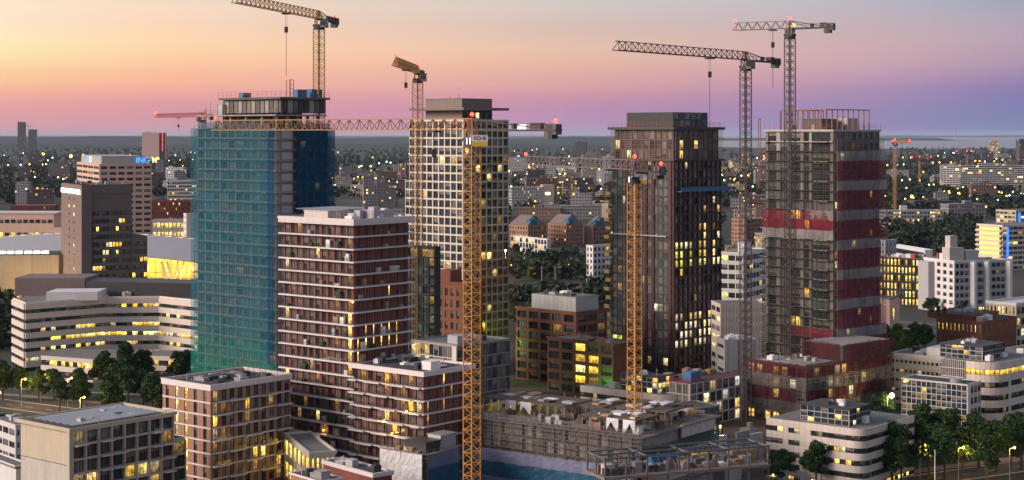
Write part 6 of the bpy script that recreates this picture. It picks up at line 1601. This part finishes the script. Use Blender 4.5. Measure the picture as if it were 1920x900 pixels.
mid('lit_stair_flats', 'block of flats with a glowing yellow open stair and a blue light strip', 1880, 1010, 30, 1832, 1990, 424, 3.0, 6, 12, 'beige_panel', picker(('glass_dark', 'glass_curtain'), ('lit_warm', 'lit_dim', 'lit_yellow'), .22, .3, seed=425, special=lambda i, j: None), .4, 1.3, extra=lambda B, zt: (B.main.put('L', 'lit_stair', MB().box(B.WL * .12, B.WL * .88, -.6, -.3, 2, zt - 1).mesh('lit_stair', 'station_light'), 0, 0), [B.main.put('L', 'gallery', MB().box(0, B.WL, -1.6, -.62, 0, 1.25).mesh('gallery', 'cream_panel'), 0, z_) for z_ in np.arange(2.4, zt - 1, 3.0)], B.main.put('R', 'blue_lamp', MB().box(3, 4.6, -.6, -.3, 2, zt - 1).mesh('blue_lamp', 'led_blue'), 0, 0)))
mid('cream_stair_flats', 'cream block of flats rising behind the one with the glowing stair', 1905, 1160, 30, 1868, 1990, 396, 3.0, 5, 10, 'beige_render', pk(.25, 426), .6, 1.4, extra=lambda B, zt: B.main.put('R', 'blue_lamp', MB().box(2, 3.8, -.6, -.3, zt * .5, zt - 1).mesh('blue_lamp', 'led_blue'), 0, 0))
mid('cyan_roof_hall', 'low hall with a bright cyan roof behind the yellow lit office', 1735, 960, 10, 1672, 1748, 470, 5, 1, 4, 'white_panel', pk(.05, 427), 1.5, 2.5, 'cyan_roof')
mid('grey_stair_block', 'small grey block with a slanted top beside the cyan roof', 1660, 880, 30, 1652, 1680, 452, 4, 1, 3, 'grey_panel', pk(.02, 428), 2.0, 2.4)

# ---------------------------------------------------------------- the far city
FB = {}
def far(name, label, x0, x1, yt, d, m, depth=None, rz=None, cat='building', group=None, base=0):
    Xa, Xb = P(x0) * d, P(x1) * d; w = Xb - Xa; h = ZY(yt, d); dp = depth or max(10, w * .45)
    q = MB().box(0, w, 0, dp, 0, h).box(-.3, w + .3, -.3, dp + .3, h, h + .6)
    r = random.Random(int(x0 * 13 + d))
    if w > 14:
        a = r.uniform(.1, .6); q.box(w * a, w * (a + .2), dp * .2, dp * .6, h + .6, h + r.uniform(2.5, 4.5))
    o = part(name, q, m, None, (Xa, d, base), rz if rz is not None else r.uniform(-.25, .25))
    return tag(o, label, cat, group)
far('horizon_tower', 'slim dark tower with yellow lights on the left horizon', 33, 47, 229, 7500, 'far_dark', 14, 0)
far('horizon_tower', 'shorter dark tower under a tiny crane on the left horizon', 53, 68, 243, 7400, 'far_dark', 14, 0)
t = far('slab_tower', 'tall blank taupe slab with a red light stripe above the pink office', 266, 309, 249, 5000, 'pink_stone', 26, .04)
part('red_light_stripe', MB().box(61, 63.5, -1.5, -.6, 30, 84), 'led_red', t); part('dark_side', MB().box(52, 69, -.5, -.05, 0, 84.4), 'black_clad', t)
far('long_white_flats', 'very long white gallery flats near the water on the right', 1768, 1990, 311, 2350, 'far_slab', 14, .06)
far('long_white_flats', 'short bent end of the long white gallery flats', 1764, 1800, 309, 2300, 'far_slab', 14, -.3)
far('lit_shore_block', 'yellow lit block on the shore of the lake', 1855, 1872, 264, 5200, 'far_lit', 30)
far('chimney_block', 'dark tall block on the shore at the photo edge', 1912, 1935, 262, 4600, 'far_dark', 30)
ch = far('power_station_chimney', 'thin tall chimney standing on the far side of the lake', 1791, 1792.6, 240, 16000, 'grey_panel', 9, cat='chimney')
r = random.Random(77); cnt = {}
rows = [   # x range, distance range, how many, material choices, where
 (0, 360, 2600, 4600, 15, ('far_dark', 'far_brick', 'far_grey', 'far_dark'), 'on the left horizon behind the dark wood'),
 (0, 130, 1400, 2400, 4, ('far_brick', 'far_dark', 'far_grey'), 'among trees far left of the pink office'),
 (290, 372, 1600, 2600, 10, ('far_dark', 'far_white', 'far_grey'), 'between the pink office and the netted tower'),
 (620, 770, 1150, 1500, 10, ('far_white', 'far_grey', 'far_dark', 'far_brick'), 'among trees between netted and cream towers'),
 (620, 770, 1600, 3200, 20, ('far_dark', 'far_brick', 'far_grey', 'far_beige'), 'below the horizon between netted and cream towers'),
 (952, 1150, 1500, 2200, 16, ('far_brick', 'far_beige', 'far_grey', 'far_lit'), 'behind the patterned office'),
 (952, 1150, 2300, 4200, 20, ('far_dark', 'far_grey', 'far_beige', 'far_white'), 'below the horizon between cream and dark red towers'),
 (1350, 1440, 1000, 1500, 5, ('far_brick', 'far_beige', 'far_lit'), 'seen low between dark red and striped towers'),
 (1350, 1440, 1700, 4200, 18, ('far_dark', 'far_grey', 'far_brick', 'far_lit'), 'far off between dark red and striped towers'),
 (1655, 1930, 1500, 2100, 7, ('far_brick', 'far_dark', 'far_grey', 'far_brick'), 'in the wood in front of the long white flats'),
 (1655, 1930, 2500, 4000, 9, ('far_dark', 'far_grey', 'far_brick'), 'in the wood beyond the long white flats'),
 (1670, 1930, 4400, 6500, 12, ('far_dark', 'far_grey'), 'along the shore of the lake'),
]
for (xa, xb, da, db, n, ms, where) in rows:
    xs = sorted(xa + (xb - xa) * (i + r.uniform(.1, .9)) / n for i in range(n))
    for i, x in enumerate(xs):
        d = r.uniform(da, db); h = r.choice((9, 12, 14, 18, 24, 30) if d > 1600 else (8, 10, 12, 16)) * r.uniform(.8, 1.2); w = r.uniform(14, 46)
        if 'horizon' in where and r.random() < .2: h *= 1.8
        m = r.choice(ms)
        far('far_block', '%s block %s, %s from left' % ({'far_dark': 'dark', 'far_brick': 'brick', 'far_grey': 'grey', 'far_white': 'white', 'far_beige': 'beige', 'far_lit': 'brightly lit'}[m], where, ORD[i]), x, x + w / d * F, HY + (H - h) / d * F, d, m, group='far city blocks ' + where)

# low wooded land along the horizon
def land(name, x0, x1, d, zmax, z0=0, m='leaf_far', n=60, seed=1, thick=900):
    r = random.Random(seed); q = MB(); X0, X1 = P(x0) * d, P(x1) * d; ph = [r.uniform(0, 6) for _ in range(6)]
    for i in range(n + 1):
        t = i / n; x = X0 + (X1 - X0) * t
        e = min(1, min(t, 1 - t) * 12)
        h = zmax * e * (.72 + .12 * math.sin(t * 9 + ph[0]) + .09 * math.sin(t * 23 + ph[1]) + .07 * math.sin(t * 61 + ph[2]) + r.uniform(-.05, .05))
        q.v += [(x, d - thick * .5, z0), (x, d, z0 + h), (x, d + thick, z0 + h * .9)]
    for i in range(n):
        a = i * 3; q.f += [(a, a + 3, a + 4, a + 1), (a + 1, a + 4, a + 5, a + 2)]; q.m += [0, 0]
    return tag(part(name, q, m, None), kind='structure')
land('hills', -400, 1330, 14000, 62, seed=2, n=160, thick=3000)
land('hills', -300, 1250, 9000, 30, seed=3, n=200, thick=800)
land('hills', 1300, 1800, 19000, 38, 2, seed=4, n=80, thick=1500)
land('hills', 1560, 2500, 36000, 46, 2, seed=5, n=120, thick=1500)

# ---------------------------------------------------------------- woods and trees
def quads(cent, size, rs, up=0.3):
    """random leaf faces round given centres"""
    n = len(cent); a = rs.normal(size=(n, 3)); a[:, 2] = a[:, 2] * .6; a /= np.linalg.norm(a, axis=1)[:, None]
    b = rs.normal(size=(n, 3)); b -= a * (a * b).sum(1)[:, None]; b /= np.linalg.norm(b, axis=1)[:, None]
    s_ = (size * rs.uniform(.6, 1.3, n))[:, None]
    v = np.stack([cent - a * s_ - b * s_ * .6, cent + a * s_ - b * s_ * .6, cent + a * s_ * .7 + b * s_ * .6, cent - a * s_ * .7 + b * s_ * .6], 1).reshape(-1, 3)
    return v
def quad_mesh(name, v, m):
    n = len(v) // 4; me = bpy.data.meshes.new(name)
    me.vertices.add(len(v)); me.vertices.foreach_set('co', v.astype(np.float32).ravel())
    me.loops.add(4 * n); me.loops.foreach_set('vertex_index', np.arange(4 * n, dtype=np.int32))
    me.polygons.add(n); me.polygons.foreach_set('loop_start', np.arange(0, 4 * n, 4, dtype=np.int32)); me.polygons.foreach_set('loop_total', np.full(n, 4, dtype=np.int32))
    me.materials.append(M[m]); me.update(calc_edges=True); return me
def woods():
    rs = np.random.RandomState(5); C = []; S = []
    regs = [  # photo columns, rows of the tree feet, how many
     (-20, 150, 320, 385, 300), (-20, 370, 274, 330, 640), (290, 372, 330, 372, 90), (285, 372, 300, 330, 60), (615, 775, 300, 372, 260), (615, 775, 272, 310, 200),
     (948, 1150, 275, 330, 260), (950, 1150, 330, 400, 80), (1345, 1440, 280, 390, 170), (1650, 1930, 278, 330, 560), (1650, 1930, 330, 412, 520), (1760, 1835, 420, 492, 130), (1660, 1770, 440, 470, 90), (1655, 1740, 520, 560, 30),
     (950, 1145, 500, 528, 50), (950, 1145, 565, 585, 22), (-20, 20, 560, 660, 30), (372, 620, 275, 520, 420), (770, 950, 275, 520, 320), (1150, 1350, 275, 560, 360), (1440, 1655, 275, 520, 380), (1920, 2080, 290, 480, 160), (-160, -20, 290, 480, 160)]
    for (x0, x1, y0, y1, n) in regs:
        for k in range(n):
            py = rs.uniform(y0, y1); d = GD(py); X, Y = XY(rs.uniform(x0, x1), d); h = rs.uniform(8, 15); w = h * rs.uniform(.35, .55)
            m = 46 if d < 1400 else 26
            p = rs.normal(size=(m, 3)); p /= np.linalg.norm(p, axis=1)[:, None]; p *= rs.uniform(.55, 1, (m, 1)) ** .5
            p = p * [w, w, h * .45] + [X, Y, h * .56]
            C.append(p); S.append(np.full(m, 1.5 if d < 1400 else 2.2))
    C = np.concatenate(C); S = np.concatenate(S)
    o = link('woods', quad_mesh('woods', quads(C, S, rs), 'leaf_far')); tag(o, 'dark woods and parks spreading between the far city blocks', 'woods', kind='stuff')
woods()
def tree_meshes():
    out = []
    for v in range(5):
        rs = np.random.RandomState(40 + v); h = 11.0; cl = []
        nb = 19
        q = MB(); q.cyl(0, 0, 0, h * .42, .28, 7, 0, .2)
        for k in range(nb):
            a = rs.uniform(0, 6.28); rr = rs.uniform(.3, 1) ** .6 * (3.0 if v != 3 else 2.0); z = h * rs.uniform(.36, .9); rr *= 1.0 - max(0, (z / h - .62)) * 1.5
            c = np.array([rr * math.cos(a), rr * math.sin(a), z]); cl.append((c, rs.uniform(.75, 1.5)))
            q.bar((0, 0, h * rs.uniform(.3, .5)), tuple(c), .12)
        cl.append((np.array([0, 0, h * .9]), 1.3)); cl.append((np.array([0, 0, h * .62]), 1.8))
        P_ = []
        for c, rad in cl:
            n = int(300 * (rad / 1.4) ** 2); p = rs.normal(size=(n, 3)); p /= np.linalg.norm(p, axis=1)[:, None]; p *= rad * rs.uniform(.55, 1.08, (n, 1)); p[:, 2] *= .8
            P_.append(c + p)
        P_ = np.concatenate(P_)
        out.append((q.mesh('trunk', 'bark'), quad_mesh('crown', quads(P_, np.full(len(P_), .25), rs), 'leaf')))
    return out
TREES = tree_meshes()
def tree(px, py, h, label, group, v=None):
    d = GD(py); X, Y = XY(px, d); r = random.Random(int(px * 7 + py)); v = r.randrange(5) if v is None else v
    t = thing('tree', label, 'tree', (X, Y, 0), r.uniform(0, 6.28), group); s_ = h / 11.0
    a = link('trunk', TREES[v][0], t); b = link('crown', TREES[v][1], t); w = s_ * r.uniform(.92, 1.15)
    for o in (a, b): o.scale = (w, w, s_)
    return t
def row(pts, desc, group):
    pts = sorted(pts)
    for i, (px, py, h) in enumerate(pts): tree(px, py, h, desc % ORD[i], group)
row([(5, 752, 13), (38, 752, 11), (72, 757, 11), (102, 750, 10), (112, 776, 11), (150, 748, 10), (152, 778, 11), (196, 745, 15), (215, 758, 13), (240, 770, 14), (236, 725, 15), (268, 765, 12), (285, 775, 12), (300, 790, 11), (265, 722, 12), (330, 725, 12), (350, 722, 12), (205, 785, 11)],
    'dark leafy street tree by the folded pale office, %s from the left', 'street trees on the left')
row([(1455, 912, 8), (1478, 900, 8), (1530, 912, 11), (1672, 905, 15), (1690, 912, 12), (1716, 880, 14), (1742, 895, 13), (1772, 905, 13), (1788, 868, 14), (1805, 898, 13), (1835, 878, 13), (1850, 908, 12), (1868, 885, 13), (1895, 872, 13), (1915, 880, 13), (1760, 860, 13), (1828, 858, 12), (1910, 858, 12), (1655, 886, 12), (1733, 858, 14)],
    'round dark tree in front of the beige and mirror glass offices, %s from the left', 'trees at the bottom right')
row([(1660, 665, 12), (1682, 672, 13), (1700, 678, 12), (1716, 668, 13), (1733, 660, 11), (1675, 690, 10)], 'green tree between striped tower and terracotta building, %s from the left', 'trees by the striped tower')
row([(966, 490, 12), (985, 508, 10), (1003, 512, 10), (1024, 515, 11), (1040, 505, 12), (1076, 500, 13), (1090, 512, 9), (975, 620, 10), (968, 610, 10)], 'tree by the lit road right of the cream tower, %s from the left', 'trees right of the cream tower')
row([(15, 598, 13), (6, 560, 10), (50, 545, 10), (30, 548, 9), (84, 536, 10), (98, 538, 9), (110, 540, 9)], 'small tree in front of the brown station hall, %s from the left', 'trees by the station')
row([(1640, 800, 9), (1652, 812, 8), (1660, 792, 9), (1740, 590, 8), (1752, 585, 7), (1805, 588, 6)], 'bushy tree near the striped podium and glass cube, %s from the left', 'small trees on the right')

# ---------------------------------------------------------------- street lamps
LP = MB().cyl(0, 0, 0, 8.2, .1, 6, 0, .06).bar((0, 0, 8.2), (1.2, 0, 8.5), .08).mesh('lamp_post', 'galvanised')
LHm = {}
def lamp(px, py, label, group, h=8.5, m='lamp_sodium', watts=0, rad=.3, col=(1, .55, .12)):
    d = GD(py); X, Y = XY(px, d); t = thing('street_lamp', label, 'lamp', (X, Y, 0), 0, group); s_ = h / 8.5
    a = link('lamp_post', LP, t); a.scale = (s_, s_, s_)
    k = (round(rad, 2), m)
    if k not in LHm: LHm[k] = MB().ball((0, 0, 0), rad, n=8).mesh('lantern', m)
    link('lantern', LHm[k], t, (1.2 * s_, 0, 8.45 * s_))
    if watts: point('lamp_light', (1.2 * s_, -.5, 8.45 * s_ - rad - .4), col, watts, .3, t)
near = [(40, 762, 4500), (76, 752, 1800), (127, 760, 2000), (-8, 790, 5000), (150, 800, 5000), (1893, 905, 2600), (1797, 905, 2600), (1850, 862, 2000), (1725, 900, 1800)]
for i, (px, py, w) in enumerate(near):
    lamp(px, py, 'street lamp with a warm light %s' % ('by the folded office, %s from the left' % ORD[[-8, 40, 76, 127, 150].index(px)] if px < 600 else 'under the trees bottom right, %s from the left' % ORD[[1725, 1797, 1850, 1893].index(px)]), 'near street lamps', 8.5, watts=w)
lamp(1664, 800, 'blinding white street light beside the striped podium', None, 9, 'lamp_white', 9000, .75, (1, .78, .35))
lamp(1648, 690, 'bright yellow light by the striped tower above the green trees', None, 8, 'lamp_white', 5000, .5, (1, .7, .25))
lamp(970, 512, 'bright street light inside the tree right of the cream tower', None, 8, 'lamp_white', 7000, .5, (1, .85, .25))
for i, px in enumerate((955, 1000, 1062, 1085)): lamp(px, 522, 'yellow lamp along the lit road right of the cream tower, %s from the left' % ORD[i], 'lamps of the lit road', 8, 'lamp_sodium', 3000, .4)
# flood lights on the building sites
def flood(name, label, px, py, d, col, watts, rad, m, hgt=2.5):
    X, Y = XY(px, d); z = ZY(py, d); t = thing(name, label, 'lamp', (X, Y, z - hgt)); part('stand', MB().bar((0, 0, 0), (0, 0, hgt - rad), .12).box(-.4, .4, -.4, .4, 0, .15), 'galvanised', t)
    part('lamp_head', MB().ball((0, 0, hgt), rad, n=10), m, t); point('flood_light', (0, -rad - .5, hgt + .3), col, watts, .4, t)
flood('site_floodlight', 'blazing yellow floodlight on the site block below the brown office', 980, 746, 412, (1, .8, .12), 4500, .6, 'lamp_white', 4)
flood('site_floodlight', 'green lamp shining on the brown office wing', 1126, 735, 519, (.05, 1, .1), 2600, .2, 'led_green')
flood('site_floodlight', 'yellow lamp on the wing of the brown office', 1075, 760, 500, (1, .7, .15), 2600, .25, 'lamp_sodium')
flood('site_floodlight', 'green lamp lighting the foot of the cream tower', 938, 648, 566, (.45, 1, .08), 2600, .2, 'led_green')
flood('site_floodlight', 'warm lamp behind the site block beside the green glass wing', 1350, 800, 425, (1, .65, .1), 3000, .35, 'lamp_sodium')
flood('site_floodlight', 'yellow lamp on the lower storeys of the cream tower', 948, 470, 560, (1, .85, .3), 2500, .3, 'lamp_white')
flood('site_floodlight', 'green worklight behind the foot of the black tower', 800, 655, 500, (.05, .9, .2), 3500, .2, 'led_green')
# balcony lamps of the brick blocks
for i, (px, py, d) in enumerate(((662, 566, 399.5), (762, 770, 389), (718, 790, 396), (735, 812, 393), (566, 700, 418), (607, 806, 411), (468, 762, 400))):
    X, Y = XY(px, d); t = thing('balcony_lamp', 'glowing balcony lamp on a brick block, %s from the left' % ORD[sorted((662, 762, 718, 735, 566, 607, 468)).index(px)], 'lamp', (X, Y - .6, ZY(py, d)), 0, 'balcony lamps')
    part('lamp_body', MB().ball((0, 0, 0), .22, n=8), 'lamp_sodium', t); point('balcony_light', (0, -.5, .3), (1, .62, .12), 160, .2, t)
# lamps far off
far_l = []
r = random.Random(15)
for (x0, x1, y0, y1, n) in ((0, 370, 290, 345, 26), (0, 130, 325, 385, 8), (620, 770, 290, 370, 22), (952, 1150, 275, 345, 34), (952, 1150, 345, 400, 10), (1350, 1440, 285, 400, 22), (1655, 1920, 335, 395, 34), (1655, 1920, 285, 335, 22)):
    for k in range(n): far_l.append((r.uniform(x0, x1), r.uniform(y0, y1), 'left of the netted tower' if x1 < 400 else 'between netted and cream towers' if x1 < 800 else 'between cream and dark red towers' if x1 < 1200 else 'between dark red and striped towers' if x1 < 1500 else 'right of the striped tower'))
for (xa, ya, xb, yb, n, wh) in ((0, 318, 370, 306, 16, 'left of the netted tower'), (0, 372, 130, 362, 7, 'left of the netted tower'), (620, 352, 770, 338, 9, 'between netted and cream towers'), (952, 322, 1150, 312, 14, 'between cream and dark red towers'), (1350, 352, 1440, 330, 8, 'between dark red and striped towers'), (1655, 392, 1920, 376, 16, 'right of the striped tower'), (1655, 318, 1920, 306, 16, 'right of the striped tower')):
    for k in range(n): far_l.append((xa + (xb - xa) * (k + r.uniform(.3, .7)) / n, ya + (yb - ya) * (k + .5) / n, wh))       # lamps along far roads
big = [(645, 345), (132, 300), (243, 300), (298, 300), (182, 303), (1707, 388), (1795, 382), (1845, 378), (1778, 378), (80, 296), (322, 338)]
for px, py, wh in far_l:
    d = GD(py); lamp(px, py, 'tiny far lamp glowing among dark trees and blocks ' + wh, 'far city lamps ' + wh, r.uniform(8, 12), r.choice(('lamp_sodium', 'lamp_sodium', 'lamp_white', 'lamp_sodium', 'lamp_cool')), 0, min(1.6, max(.35, d * .00042)))
for i, (px, py) in enumerate(sorted(big)):
    d = GD(py); lamp(px, py, 'large orange far street light below the horizon, %s from the left' % ORD[i], 'large far street lights', 12, 'lamp_sodium', 0, d * .00095)

# flag pole at the bottom right
X, Y = XY(1753, 360); t = thing('flag_pole', 'bare white flag pole in front of the trees at the bottom right', 'pole', (X, Y, 0))
part('pole', MB().cyl(0, 0, 0, ZY(845, 360), .14, 8, 0, .07), 'white_paint', t); part('finial', MB().ball((0, 0, ZY(845, 360)), .16), 'white_paint', t)
for i, px in enumerate((1016, 1041)):
    X, Y = XY(px, 860); t = thing('rail_mast', 'thin pale mast beside the railway, %s from the left' % ORD[i], 'mast', (X, Y, 0), 0, 'masts by the railway')
    part('pole', MB().cyl(0, 0, 0, 15, .22, 6), 'galvanised', t); part('arm', MB().bar((0, 0, 14), (2.5, 0, 14.4), .15), 'galvanised', t)

# ---------------------------------------------------------------- haze
def haze():
    m = bpy.data.materials.new('haze_air'); m.use_nodes = True; t = m.node_tree; t.nodes.clear()
    v = N(t, 'ShaderNodeVolumePrincipled'); v.inputs['Color'].default_value = (.62, .76, 1.0, 1); v.inputs['Density'].default_value = 0.000015
    o = N(t, 'ShaderNodeOutputMaterial'); t.links.new(v.outputs[0], o.inputs['Volume']); M['haze_air'] = m
    b = part('haze', MB().box(-46000, 46000, -600, 61000, -1, 135), 'haze_air', None); tag(b, kind='stuff')
haze()
